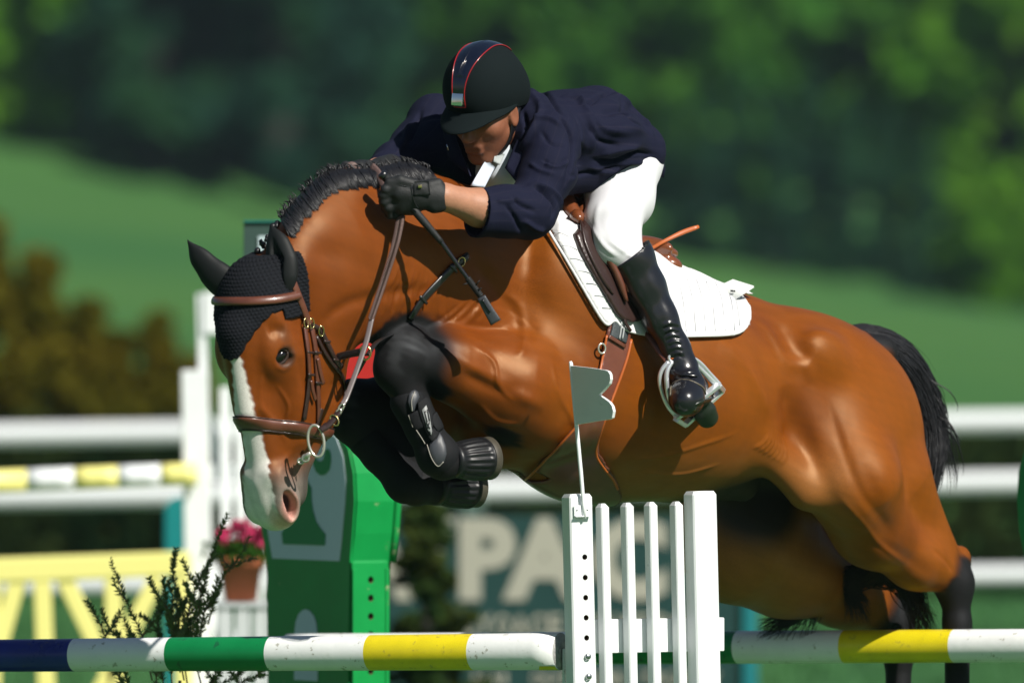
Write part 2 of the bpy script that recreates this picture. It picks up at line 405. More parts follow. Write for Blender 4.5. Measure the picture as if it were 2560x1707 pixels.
protos = {0: [proto(0, s, 11, 4.2, False) for s in (1, 2)], 1: [proto(1, s, 11, 4.2, False) for s in (3, 4)], 2: [proto(2, s, 15, 2.9, True) for s in (5, 6)]}
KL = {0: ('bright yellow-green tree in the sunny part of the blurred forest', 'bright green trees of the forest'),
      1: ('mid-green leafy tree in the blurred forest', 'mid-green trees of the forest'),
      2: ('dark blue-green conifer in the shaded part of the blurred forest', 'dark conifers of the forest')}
def tree(px, D, k, sc=1.0, dz=0):
    D = 208 + (D - 212) * .55
    Xm = (px - 1280) * D / DC / U; Ym = D - DC; z = float(terr(np.array(Xm), np.array(Ym))) + dz
    me, mt = protos[k][int(px) % 2]
    where = [w_ for lim, w_ in ((-60, 'cut by the left edge of the photo'), (130, 'above the tallest brown thuja'), (330, 'above the low dip of the brown thujas'), (480, 'above the horse\'s far ear'), (640, 'above the blurred white flag and the bonnet'), (800, 'above the braided mane'), (940, 'above the gloved far hand'), (1090, 'just left of the rider\'s helmet'), (1250, 'directly behind the helmet'), (1400, 'just right of the helmet'), (1600, 'above the rider\'s back'), (1720, 'above the jacket tails'), (1830, 'above the loose strap end'), (1920, 'above the saddle pad'), (2010, 'above the tag of the pad'), (2090, 'above the croup'), (2200, 'above the root of the tail'), (2300, 'above the top of the tail'), (2400, 'right of the tail'), (2520, 'near the right edge of the photo'), (9999, 'cut by the right edge of the photo')) if px <= lim][0]
    row = 'small ' if sc < .4 else 'very tall ' if sc > 1.35 else 'tall ' if sc > 1.15 else ''; far = ('in the front row' if D < 217 else 'in the second row' if D < 230 else 'in the rear row') if sc >= .4 else 'at the foot of the forest'
    lab_ = row + ('bright yellow-green tree ', 'mid-green tree ', 'dark blue-green conifer ')[k] + far + ', ' + where; lab_ = ' '.join(lab_.split()[:16])
    o = empty('forest_conifer' if k == 2 else 'forest_tree', lab_, 'tree', (Xm, Ym, z), KL[k][1]); o.rotation_euler.z = px * .37; o.scale = (sc,) * 3
    for nm, m in (('crown', me), ('trunk', mt)):
        c = bpy.data.objects.new(nm, m); C.objects.link(c); c.parent = o
# (photo column, distance, kind, scale)
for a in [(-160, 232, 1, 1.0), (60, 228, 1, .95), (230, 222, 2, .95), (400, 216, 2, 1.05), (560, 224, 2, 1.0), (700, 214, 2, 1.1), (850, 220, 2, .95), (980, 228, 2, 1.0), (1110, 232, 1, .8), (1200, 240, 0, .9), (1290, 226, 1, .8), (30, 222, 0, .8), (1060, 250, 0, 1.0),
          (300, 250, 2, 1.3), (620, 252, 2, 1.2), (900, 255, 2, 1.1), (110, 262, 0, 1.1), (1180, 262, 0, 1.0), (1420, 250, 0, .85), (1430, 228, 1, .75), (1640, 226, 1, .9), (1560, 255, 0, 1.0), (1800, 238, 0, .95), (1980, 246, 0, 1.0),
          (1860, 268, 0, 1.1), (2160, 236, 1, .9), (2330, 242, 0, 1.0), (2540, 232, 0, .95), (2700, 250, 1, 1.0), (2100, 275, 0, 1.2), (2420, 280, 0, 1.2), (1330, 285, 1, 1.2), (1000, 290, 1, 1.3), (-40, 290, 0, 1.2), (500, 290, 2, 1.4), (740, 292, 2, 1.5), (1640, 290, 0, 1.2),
          (1760, 212, 2, .28), (1850, 213, 2, .30), (1940, 212, 2, .30), (2030, 213, 2, .32), (2120, 212, 2, .30), (2220, 213, 2, .28), (2310, 212, 2, .26), (1680, 213, 2, .25), (2500, 205, 0, .30), (2420, 207, 1, .22)]:  # small dark conifers: added as a stand-in for the shade under the trees
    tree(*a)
# far wooded ridge closing the view behind the first rows
r = np.random.default_rng(5); n = 90000; wy = 275 + 45 * r.random(n); wx = (r.random(n) - .5) * 230; wz = terr(wx, wy) + r.random(n) * 16 + 2.5 * np.sin(wx * .6) 
V, F = leaves(np.stack([wx, wy, wz], 1), .75, 9); g = mesh_obj('woodland', V, F, ML[1], smooth=False); props(g, kind='stuff')

# thuja row on the left, clipped hedge
MT = mat_leaf('thuja_brown', (.085, .10, .012, 1), (.17, .135, .014, 1), 1.5, .35)
MH = mat_leaf('hedge_leaf', (.012, .028, .010, 1), (.040, .060, .018, 1), 1.6, .15)
def shrub(name, label, cat, loc, H, R, mt, seed, ncl=90, per=60, lf=.035, group=None):
    o = empty(name, label, cat, loc, group); P = crown_pts(.05, H, R, ncl, per, seed, True); V, F = leaves(P, lf, seed); me = bpy.data.meshes.new('foliage'); me.from_pydata(V.tolist(), [], F.tolist()); me.materials.append(mt)
    c = bpy.data.objects.new('foliage', me); C.objects.link(c); c.parent = o
    v, f = tube([(0, 0, -.1), (0, 0, H * .8)], [.04, .01], 6); mt2 = bpy.data.meshes.new('trunk'); mt2.from_pydata([tuple(x) for x in v], [], f); mt2.materials.append(MB); c = bpy.data.objects.new('trunk', mt2); C.objects.link(c); c.parent = o
    return o
for i, (px, top, wdt, lab) in enumerate([(-40, 560, .62, 'tallest brown-olive thuja at the left edge of the row'), (95, 640, .60, 'rounded brown-olive thuja second from the left edge'), (215, 760, .5, 'lowest brown-olive thuja in the dip of the row'), (300, 850, .45, 'short dark olive thuja between the dip and the small pointed one'), (395, 800, .42, 'small pointed brown-olive thuja nearest the blurred white post'), (480, 900, .4, 'low olive thuja behind the blurred white post')]):
    D = 57.5; z = (853.5 - top) * D / DC / U + EYE
    shrub('thuja', lab, 'shrub', ((px - 1280) * D / DC / U, D - DC, 0), z, wdt, MT, 40 + i, ncl=170, per=90, lf=.05, group='brown thujas behind the white rails')
r = np.random.default_rng(8); n = 60000; hx = (r.random(n) - .5) * 17; hy = 31.6 + .9 * r.random(n); top = 1.12 + .04 * np.sin(hx * 3.1) + .04 * np.sin(hx * 7.7); hz = top * r.random(n) ** .8
k = r.random(n) < .7; hy = np.where(k, 31.6 + .12 * r.random(n), hy)
V, F = leaves(np.stack([hx, hy, hz], 1), .045, 3)
hz_ = None
hg = empty('clipped_hedge', 'long dark clipped hedge running behind the white rails', 'hedge', (0, 32, 0)); mesh_obj('foliage', V, F, MH, hg, smooth=False)

# ================================================================== PERIMETER RAILS
MWR = mat('rail_white', (.74, .76, .78, 1), rough=.45)
fn = empty('rail_fence', 'white three-rail fence along the far side of the arena', 'fence', (0, 24, 0))
for y0, y1, rr in ((1086, 1052, .056), (1242, 1204, .056), (1461, 1436, .05)):
    a = wpt(0, y0, 24); b = wpt(2560, y1, 24); d = (b - a); A = a - d * 1.4; Bq = b + d * 1.4
    v, f = tube([tuple(A), tuple(a), tuple(b), tuple(Bq)], rr, 14); mesh_obj('rail', v, f, MWR, fn)
for px in (-900, 1180, 3300):
    p0 = wpt(px, 1000, 24.09); v, f = box_vf((p0.x, 24.12, .66), .055, .05, .66, bev=.006); mesh_obj('post', v, f, MWR, fn, smooth=False)

# ================================================================== BILLBOARD AND BUSH
MTE = mat('board_teal', (.005, .038, .035, 1), rough=.5); MCR = mat('letter_cream', (.34, .33, .27, 1), rough=.6); MTL = mat('frame_teal', (.01, .17, .19, 1), rough=.4)
Yb = 13.0
bb = empty('advertising_board', 'dark teal advertising board with big cream capital letters', 'sign', tuple(wpt(1400, 1900, Yb)))
a = wpt(930, 1288, Yb); b = wpt(1856, 1900, Yb); v, f = box_vf(((a.x + b.x) / 2, Yb + .03, (a.z + b.z) / 2), (b.x - a.x) / 2, .02, (a.z - b.z) / 2, bev=.003); mesh_obj('panel', v, f, MTE, bb, smooth=False)
a2 = wpt(1856, 1470, Yb); b2 = wpt(1892, 1950, Yb); v, f = box_vf(((a2.x + b2.x) / 2 + .003, Yb + .02, (a2.z + b2.z) / 2), (b2.x - a2.x) / 2, .04, (a2.z - b2.z) / 2, bev=.004); mesh_obj('end_post', v, f, MTL, bb, smooth=False)
def letters(txt, px0, px1, ytop, ybot, Ym, m, parent, name='letter', bold=.02, ext=.006, rotz=0):
    cu = bpy.data.curves.new(name, 'FONT'); cu.body = txt; cu.size = 1; cu.offset = bold; cu.extrude = .01; cu.resolution_u = 4
    o = bpy.data.objects.new(name, cu); C.objects.link(o); bpy.context.view_layer.update()
    dg = bpy.context.evaluated_depsgraph_get(); me = bpy.data.meshes.new_from_object(o.evaluated_get(dg)); bpy.data.objects.remove(o); bpy.data.curves.remove(cu)
    co = np.zeros(len(me.vertices) * 3, np.float32); me.vertices.foreach_get('co', co); co = co.reshape(-1, 3)
    lo, hi = co.min(0), co.max(0); A = wpt(px0, ybot, Ym); Bp = wpt(px1, ytop, Ym)
    x = A.x + (co[:, 0] - lo[0]) / (hi[0] - lo[0] + 1e-9) * (Bp.x - A.x); z = A.z + (co[:, 1] - lo[1]) / (hi[1] - lo[1] + 1e-9) * (Bp.z - A.z); y = Ym - ext * (co[:, 2] - lo[2]) / (hi[2] - lo[2] + 1e-9)
    me.vertices.foreach_set('co', np.stack([x, y, z], 1).astype(np.float32).ravel()); me.materials.clear(); me.materials.append(m); me.update(); me.name = name
    return link(name, me, parent)
for ch, x0, x1 in (('A', 880, 1030), ('Y', 1012, 1142), ('P', 1148, 1290), ('A', 1256, 1470), ('C', 1482, 1668)):
    letters(ch, x0, x1, 1294, 1500, Yb + .008, MCR, bb, bold=.055)
for word, x0, y0, y1, cw in (('GYOACE', 1150, 1536, 1590, 44), ('OVERMA', 1480, 1536, 1590, 52), ('NAI', 1185, 1678, 1712, 34), ('OUTDOOR', 1330, 1678, 1712, 34), ('TROPHY', 1600, 1678, 1712, 34)):
    for i_, ch in enumerate(word): letters(ch, x0 + i_ * cw, x0 + (i_ + (.86 if ch != 'I' else .35)) * cw, y0, y1, Yb + .008, MCR, bb, 'small_letter', .02)
shrub('conifer_bush', 'small brownish green conifer in front of the teal board', 'shrub', tuple(wpt(1062, 1840, 10.5)), .98, .27, mat_leaf('bush_leaf', (.020, .050, .014, 1), (.060, .075, .018, 1), 5, .3), 60, 130, 60, .02)


# ================================================================== BLURRED JUMP ON THE LEFT
MWH = mat('jump_white', (.80, .82, .83, 1), rough=.38, noise=(9, .05, 0)); MYL = mat('jump_pale_yellow', (.82, .76, .25, 1), rough=.4); MYE = mat('pole_yellow', (.74, .60, .012, 1), rough=.3, noise=(14, .12, 0))
Yj = 8.5
def bar(px0, py0, px1, py1, Ym, wpx, dep, m, parent, name, bev=.004, dy=0):
    "board between two photo points, width wpx photo pixels, depth dep metres"
    a = wpt(px0, py0, Ym); b = wpt(px1, py1, Ym); hw = wpx * (Ym + DC) / DC / U / 2; d = b - a; L = d.length
    ang = math.atan2(d.z, d.x); R = Matrix.Rotation(-ang, 3, 'Y'); c = (a + b) / 2
    v, f = box_vf((c.x, c.y + dy, c.z), L / 2, dep / 2, hw, R, bev); return mesh_obj(name, v, f, m, parent, smooth=False)
wg = empty('jump_wing', 'blurred white jump wing with a tall post beside the yellow striped pole', 'jump wing', tuple(wpt(500, 1980, Yj)))
bar(487, 925, 507, 1985, Yj - .04, 66, .09, MWH, wg, 'post', .006)
for x0, yt in ((562, 968), (600, 972), (638, 976), (676, 980), (716, 984)): bar(x0, yt, x0 + 8, 1930, Yj + .05, 24, .03, MWH, wg, 'picket', .003)
bar(500, 1180, 740, 1178, Yj + .08, 42, .03, MWH, wg, 'crossboard'); bar(500, 1000, 560, 1180, Yj + .09, 30, .02, MWH, wg, 'brace')
bar(750, 940, 762, 1985, Yj, 60, .08, MWH, wg, 'post', .006)
bar(510, 1380, 590, 1690, Yj + .06, 44, .03, MWH, wg, 'brace'); bar(420, 1965, 780, 1965, Yj, 50, .4, MWH, wg, 'foot')
fl = empty('jump_flag', 'blurred white flag on a thin staff above the far white post', 'flag', tuple(wpt(505, 925, Yj)))
bar(502, 735, 508, 930, Yj + .02, 22, .016, MWH, fl, 'staff', .003); bar(508, 782, 620, 782, Yj + .004, 104, .008, MWH, fl, 'panel', .002)
gp = empty('striped_pole', 'pale yellow and white striped pole in the blurred jump on the left', 'pole', tuple(wpt(0, 1200, Yj)))
P = []; segs = [(-420, 68, 0), (68, 186, 1), (186, 296, 0), (296, 402, 1), (402, 492, 0)]
for x0, x1, c in segs:
    yy = lambda x: 1203 - 18 * x / 492
    v, f = tube([tuple(wpt(x, yy(x), Yj - .14)) for x in np.linspace(x0, x1, 4)], .042, 16); mesh_obj('paint_band', v, f, MWH if c else MYL, gp)
yg = empty('yellow_gate', 'pale yellow jump gate with slanting and upright slats', 'gate', tuple(wpt(200, 1930, Yj)))
bar(-260, 1434, 478, 1408, Yj - .16, 62, .06, MYL, yg, 'top_beam', .012)
for x0, x1 in ((-125, -170), (-20, -20), (46, 4), (105, 111), (160, 232), (282, 286), (394, 318), (456, 458)):
    bar(x0, 1441, x1 + (x1 - x0) * .9, 1728, Yj - .16 + (x0 % 7) * .0013, 42, .052, MYL, yg, 'slat', .006)
bar(-260, 1760, 478, 1750, Yj - .16, 60, .06, MYL, yg, 'bottom_beam', .012)
ts = empty('teal_standard', 'blurred teal post with a rounded top behind the white post', 'jump standard', tuple(wpt(450, 1900, Yj + 1.5)))
a = wpt(412, 1900, Yj + 1.5); b = wpt(490, 1240, Yj + 1.5); ww = (b.x - a.x) / 2; cx = (a.x + b.x) / 2
out = [(cx - ww, a.z), (cx + ww, a.z)] + [(cx + ww * math.cos(t), b.z - ww + ww * math.sin(t)) for t in np.linspace(0, math.pi, 12)]
v, f = extrude_poly(out, Yj + 1.45, Yj + 1.55, .004); mesh_obj('panel', v, f, mat('teal_paint', (.006, .20, .20, 1), rough=.4), ts, smooth=False)
v, f = box_vf((cx, Yj + 1.6, .12), .1, .25, .12 - .01, bev=.01); mesh_obj('foot', v, f, MTE, ts, smooth=False)

# flower pot on a slatted stand
Yp = 5.5
MTC = mat('terracotta', (.42, .115, .045, 1), rough=.75, noise=(20, .12, 0)); MPK = mat('petal_pink', (.52, .03, .12, 1), rough=.6); MGL = mat_leaf('geranium_leaf', (.03, .09, .015, 1), (.06, .14, .02, 1), 10)
st = empty('slatted_stand', 'grey white slatted stand under the flower pot', 'stand', tuple(wpt(605, 1900, Yp)))
for i, px in enumerate((552, 574, 596, 618, 640, 662)): bar(px, 1512, px, 1960, Yp - .05, 17, .015, mat('stand_grey', (.42, .45, .45, 1), rough=.6), st, 'slat', .002)
bar(540, 1510, 675, 1510, Yp + .06, 12, .26, MATS['stand_grey'], st, 'shelf', .003)
bar(540, 1950, 675, 1950, Yp + .06, 16, .26, MATS['stand_grey'], st, 'shelf', .003)
pc = wpt(602, 1504, Yp + .06); s = (Yp + DC) / DC / U
po = empty('flower_pot', 'terracotta pot planted with pink geraniums behind the horse\'s nose', 'flower pot', tuple(pc))
v, f = lathe([(.001, .004), (40 * s, .004), (52 * s, 88 * s), (60 * s, 88 * s), (61 * s, 112 * s), (54 * s, 112 * s), (52 * s, 100 * s), (.001, 98 * s)], 28, (0, 0, 1), tuple(pc)); mesh_obj('pot', v, f, MTC, po)
r = np.random.default_rng(3); n = 900; P = np.stack([r.normal(size=n) * 30 * s, r.normal(size=n) * 30 * s, (105 + 45 * r.random(n)) * s], 1) + np.array(pc); V, F = leaves(P, 9 * s, 3, .9); mesh_obj('foliage', V, F, MGL, po, smooth=False)
for i in range(16):
    c = np.array(pc) + np.array([r.uniform(-62, 58) * s, r.uniform(-40, 30) * s, (150 + r.uniform(-8, 42)) * s]); q = r.normal(size=(60, 3)); q /= np.linalg.norm(q, axis=1)[:, None]; V, F = leaves(c + q * 13 * s, 7 * s, i, .9); mesh_obj('flower_head', V, F, MPK, po, smooth=False)

# ================================================================== PANEL BEHIND THE HEAD
MGR = mat('panel_greygreen', (.030, .062, .052, 1), rough=.5); MPW = mat('panel_white', (.45, .55, .58, 1), rough=.5); MRD = mat('panel_red', (.42, .012, .008, 1), rough=.5); MLG = mat('panel_light_green', (.22, .42, .10, 1), rough=.5)
Yq = 2.6
pb = empty('picture_panel', 'tall grey green picture panel with white and red fields behind the horse\'s head', 'jump panel', tuple(wpt(780, 1900, Yq)))
def rect(px0, py0, px1, py1, Y0, Y1, m, parent, name, bev=.002):
    a = wpt(px0, py0, Y0); b = wpt(px1, py1, Y0); v, f = box_vf(((a.x + b.x) / 2, (Y0 + Y1) / 2, (a.z + b.z) / 2), abs(b.x - a.x) / 2, abs(Y1 - Y0) / 2, abs(a.z - b.z) / 2, bev=bev); return mesh_obj(name, v, f, m, parent, smooth=False)
rect(609, 557, 960, 966, Yq, Yq + .04, MGR, pb, 'panel'); rect(645, 590, 842, 800, Yq - .006, Yq - .001, MPW, pb, 'white_field', .001)
rect(842, 822, 952, 964, Yq - .006, Yq - .001, MLG, pb, 'green_field', .001); rect(850, 832, 946, 955, Yq - .012, Yq - .0065, MRD, pb, 'red_field', .001)
rect(609, 556, 960, 551, Yq - .01, Yq + .05, mat('trim_teal', (.01, .16, .13, 1)), pb, 'top_trim', .001)
rect(740, 966, 780, 2300, Yq, Yq + .04, MGR, pb, 'leg'); rect(830, 966, 860, 2300, Yq, Yq + .04, MGR, pb, 'leg')

# ================================================================== AIR
bm = bmesh.new(); bmesh.ops.create_cube(bm, size=1); me = bpy.data.meshes.new('haze'); bm.to_mesh(me); bm.free()
hz = bpy.data.objects.new('haze', me); C.objects.link(hz); hz.scale = (420, 860, 170); hz.location = (0, 340, 83.9); hz['kind'] = 'stuff'
m = bpy.data.materials.new('haze_air'); m.use_nodes = True; t = m.node_tree; t.nodes.clear(); o = t.nodes.new('ShaderNodeOutputMaterial'); v = t.nodes.new('ShaderNodeVolumePrincipled')
v.inputs['Color'].default_value = (.62, .86, 1, 1); v.inputs['Density'].default_value = .00022; v.inputs['Anisotropy'].default_value = .2; t.links.new(v.outputs[0], o.inputs['Volume']); me.materials.append(m)
# ================================================================== THE JUMP
MBL = mat('pole_blue', (.012, .022, .21, 1), rough=.28, noise=(10, .25, 0)); MGN = mat('pole_green', (.004, .20, .055, 1), rough=.3, noise=(12, .15, 0)); MPWH = mat('pole_white', (.80, .81, .80, 1), rough=.36, noise=(16, .05, 0), bump=(60, .12))
def worn(m, scale=22, col=(.25, .24, .2, 1), thr=.66):
    "scuffs and chipped paint"
    t = m.node_tree; b = t.nodes['Principled BSDF']; tc = [n for n in t.nodes if n.type == 'TEX_COORD'][0]; old = b.inputs['Base Color'].links[0].from_socket if b.inputs['Base Color'].links else None
    n = t.nodes.new('ShaderNodeTexNoise'); n.inputs['Scale'].default_value = scale; n.inputs['Detail'].default_value = 9; n.inputs['Roughness'].default_value = .72; t.links.new(tc.outputs['Object'], n.inputs['Vector'])
    mp = t.nodes.new('ShaderNodeMapRange'); mp.inputs['From Min'].default_value = thr; mp.inputs['From Max'].default_value = thr + .03; t.links.new(n.outputs['Fac'], mp.inputs['Value'])
    mx = t.nodes.new('ShaderNodeMix'); mx.data_type = 'RGBA'; t.links.new(mp.outputs[0], mx.inputs['Factor'])
    if old: t.links.new(old, mx.inputs['A'])
    else: mx.inputs['A'].default_value = b.inputs['Base Color'].default_value
    mx.inputs['B'].default_value = col; t.links.new(mx.outputs['Result'], b.inputs['Base Color'])
worn(MPWH, 34, (.42, .41, .36, 1), .60); worn(MBL, 26, (.06, .06, .11, 1), .60); worn(MGN, 24, (.01, .10, .04, 1), .60); worn(MWH, 30, (.50, .52, .52, 1), .65)
MEND = mat('end_grain', (.36, .36, .35, 1), rough=.9, noise=(60, .5, 0), bump=(90, .8))
TH = math.radians(27)
def pole(name, label, anchor, x_of, cy, rad, bands, ends, extra_left, extra_right):
    """pole through the point anchor=(px,Y); axis right & towards the camera by TH; bands [(px boundary...),mat]"""
    A = wpt(anchor[0], cy(anchor[0]), anchor[1]); dx, dy = math.cos(TH), -math.sin(TH)
    def at(px):
        # metres along the axis where the pole crosses photo column px
        t = 0
        for _ in range(12):
            p = A + Vector((dx, dy, 0)) * t; q = wpt(px, 1600, p.y); t += (q.x - p.x) / dx
        p = A + Vector((dx, dy, 0)) * t; return Vector((p.x, p.y, wpt(px, cy(px), p.y).z)), t
    root = empty(name, label, 'pole', tuple(A))
    ps = [at(px) for px, _ in bands]; d0 = (ps[1][0] - ps[0][0]).normalized(); d1 = (ps[-1][0] - ps[-2][0]).normalized()
    ps[0] = (ps[0][0] - d0 * extra_left, 0); ps[-1] = (ps[-1][0] + d1 * extra_right, 0)
    n = len(ps); prev = None
    for i in range(n - 1):
        a, b = ps[i][0], ps[i + 1][0]; m = bands[i][1]; ra, rb = rad(bands[i][0]), rad(bands[i + 1][0])
        q = [a.lerp(b, t) for t in np.linspace(0, 1, 5)]
        v, f = tube([tuple(x) for x in q], np.linspace(ra, rb, 5), 40, caps=False)
        # overlap-free butt joints; caps at the two ends only
        if i == 0: f = f + [list(range(40))[::-1]]
        if i == n - 2: f = f + [[4 * 40 + j for j in range(40)]]
        mi = [0] * len(f)
        if i == n - 2: mi[-1] = 1
        if i == 0: mi[-1 if n - 2 else -1] = 1
        mesh_obj('paint_band', v, f, [m, MEND], root, midx=mi)
    return root, ps
fp, fps = pole('jump_pole', 'front jump pole striped blue, white, green and yellow, its grey end against the white wing', (1404, -.72), None, lambda x: 1638 - 11 * x / 1404, lambda px: .0425 + .005 * max(0, px) / 1404,
     [(-300, MPWH), (-60, MBL), (188, MPWH), (430, MGN), (680, MPWH), (928, MYE), (1186, MPWH), (1402, MPWH)], None, .6, 0)
worn(MYE, 30, (.48, .38, .04, 1), .60)
# yellow scrap of the old paint at the end of the front pole
e = fps[-1][0]; d = (fps[-1][0] - fps[-2][0]).normalized(); side = d.cross(Vector((0, 0, 1))).normalized()
vs = []; fs = []
for i in range(9):
    for j in range(7):
        t = -.058 + .056 * i / 8 + .012 * abs(j - 3) / 3 * (1 - i / 8); an = math.radians(-112 + 62 * j / 6); rr = .0475 + .0006
        vs.append(tuple(e + d * t + side * math.cos(an) * rr * 1 + Vector((0, 0, math.sin(an) * rr))))
fs = [[i * 7 + j, i * 7 + j + 1, (i + 1) * 7 + j + 1, (i + 1) * 7 + j] for i in range(8) for j in range(6)]
mesh_obj('old_paint', vs, fs, MYE, fp)
bp, bps = pole('jump_pole', 'rear jump pole with green, white and yellow bands running out to the right', (1848, .62), None, lambda x: 1617 - 4 * (x - 1848) / 700, lambda px: .0445,
     [(760, MPWH), (960, MPWH), (1230, MGN), (1270, MPWH), (1500, MGN), (1846, MPWH), (2112, MYE), (2386, MPWH), (2650, MGN), (2700, MGN)], None, .05, .7)

# ---- holed post
def holed_post(c, w, d, h, R, holes, hr, m, md, parent, name, top='cham', bev=.004):
    """rectangular post: centre of the top c, half width w, half depth d, height h, rotation R; holes (z below the top, x offset) drilled into the front face"""
    V = []; F = []; mi = []
    def add(P, q, k=0):
        n = len(V); V.extend(P); F.extend([[n + i for i in f] for f in q]); mi.extend([k] * len(q))
    zs = sorted(-z for z, _ in holes)
    # front face y=-d with square cells round each hole
    hs = sorted(holes); z = 0; s = hr * 1.9
    for hz, hx in hs + [(h + s, None)]:
        z1 = min(hz - s, h)
        if z1 > z: add([(-w + bev, -d, -z), (w - bev, -d, -z), (w - bev, -d, -z1), (-w + bev, -d, -z1)], [[0, 3, 2, 1]])
        if hx is None: break
        # cell
        n = 16; ci = [(hx + hr * math.cos(t), -d, -hz + hr * math.sin(t)) for t in np.linspace(0, 2 * math.pi, n, endpoint=False)]
        sq = []
        for t in np.linspace(0, 2 * math.pi, n, endpoint=False):
            cx_, cz_ = math.cos(t), math.sin(t); k = 1 / max(abs(cx_), abs(cz_)); X_ = hx + cx_ * k * s; X_ = (w - bev if cx_ * k > .99 else X_); X_ = (-w + bev if cx_ * k < -.99 else X_)
            if abs(cz_ * k) > .99: X_ = hx + cx_ * k * s; 
            sq.append((X_, -d, -hz + cz_ * k * s))
        # corners stretched to the post edges
        sq = [((w - bev) if (x > hx + s * .98) else (-w + bev) if (x < hx - s * .98) else x, y, zz) for x, y, zz in sq]
        add(ci + sq, [[i, n + i, n + (i + 1) % n, (i + 1) % n][::1] for i in range(n)])
        di = [(x, y + .022, zz) for x, y, zz in ci]; add(ci + di, [[i, (i + 1) % n, n + (i + 1) % n, n + i] for i in range(n)], 1); add(di, [list(range(n))], 1)
        z = hz + s
    # sides, chamfers, back
    prof = [(w - bev, -d), (w, -d + bev), (w, d - bev), (w - bev, d), (-w + bev, d), (-w, d - bev), (-w, -d + bev), (-w + bev, -d)]
    P = [(x, y, 0) for x, y in prof] + [(x, y, -h) for x, y in prof]; add(P, [[i, i + 1, 8 + i + 1, 8 + i] for i in range(7)])
    zt = .009; P = [(x, y, 0) for x, y in prof] + [(x * .84, y * .82, zt) for x, y in prof]; add(P, [[i, 8 + i, 8 + (i + 1) % 8, (i + 1) % 8] for i in range(8)]); add([(x * .84, y * .82, zt) for x, y in prof], [list(range(8))[::-1]])
    V = [tuple(Vector(c) + R @ Vector(v)) for v in V]
    return mesh_obj(name, V, F, [m, md], parent, smooth=False, midx=mi)
MHOLE = mat('drilled_wood', (.10, .055, .025, 1), rough=.9)
# ---- white wing
BE = math.radians(25)
def Rz(a, lean=0): return Matrix.Rotation(math.radians(lean), 3, 'Y') @ Matrix.Rotation(a, 3, 'Z')
LEAN = -1.35
wing = empty('jump_wing', 'sharp white jump wing with two square posts and four pickets', 'jump wing', (wpt(1600, 1700, -.62).x, -.62, 0))
def wing_y(px): return -.76 + (px - 1443) / 983 * math.tan(BE)
c = wpt(1442, 1243, wing_y(1443)); holed_post(c, .032, .026, 1.26, Rz(BE, LEAN), [(.151, .006), (.203, .006), (.254, .006), (.305, .006), (.356, .006)], .0072, MWH, MHOLE, wing, 'post')
c = wpt(1750, 1236, wing_y(1750)); holed_post(c, .034, .029, 1.26, Rz(BE, LEAN), [], .005, MWH, MHOLE, wing, 'post')
for px, py in ((1506, 1268), (1568, 1266), (1627, 1264), (1691, 1263)):
    c = wpt(px, py, wing_y(px)); R = Rz(BE, LEAN); w_, d_, h_ = .0115, .017, 1.2
    prof = [(-w_ + .003, -d_), (w_ - .003, -d_), (w_, -d_ + .003), (w_, d_), (-w_, d_), (-w_, -d_ + .003)]
    V = [(x, y, -.0) for x, y in prof] + [(x, y, -h_) for x, y in prof] + [(x * .45, y * .5 + .002, .010) for x, y in prof]
    F = [[i, 6 + i, 6 + (i + 1) % 6, (i + 1) % 6] for i in range(6)] + [[12 + i, i, (i + 1) % 6, 12 + (i + 1) % 6] for i in range(6)] + [[12 + i for i in range(6)]]
    mesh_obj('picket', [tuple(Vector(c) + R @ Vector(v)) for v in V], F, MWH, wing, smooth=False)
for py, hh in ((1588, .043), (2240, .043)):
    pa = wpt(1480, py, wing_y(1480)); pc_ = wpt(1820, py, wing_y(1820)); m_ = (pa + pc_) / 2; R = Matrix.Rotation(BE, 3, 'Z'); off = R @ Vector((0, .032, 0))
    L = (Vector((pc_.x, pc_.y, 0)) - Vector((pa.x, pa.y, 0))).length / 2
    v, f = box_vf(m_ + off, L, .013, hh, R, .003); mesh_obj('crossboard', v, f, MWH, wing, smooth=False)
for px in (1462, 1764):
    pf = wpt(px, 2420, wing_y(px)); v, f = box_vf((pf.x, pf.y, .035), .035, .35, .035, Matrix.Rotation(BE, 3, 'Z'), .006); mesh_obj('foot', v, f, MWH, wing, smooth=False)
MST = mat('steel', (.45, .46, .47, 1), rough=.3, metal=1)
for px, py in ((1469, 1640), (1471, 1690)):
    p_ = wpt(px, py, wing_y(1450) - .027); ax = (math.sin(BE), -math.cos(BE), 0)
    v, f = lathe([(.0085, 0), (.0085, .004), (.006, .007), (.001, .0075)], 12, ax, tuple(p_)); mesh_obj('bolt', v, f, MST, wing)
# pole cup holding the front pole
p_ = wpt(1398, 1650, -.71); v, f = box_vf((p_.x + .012, p_.y + .02, p_.z - .02), .004, .03, .05, None, .002); mesh_obj('cup_bracket', v, f, MPWH, wing, smooth=False)
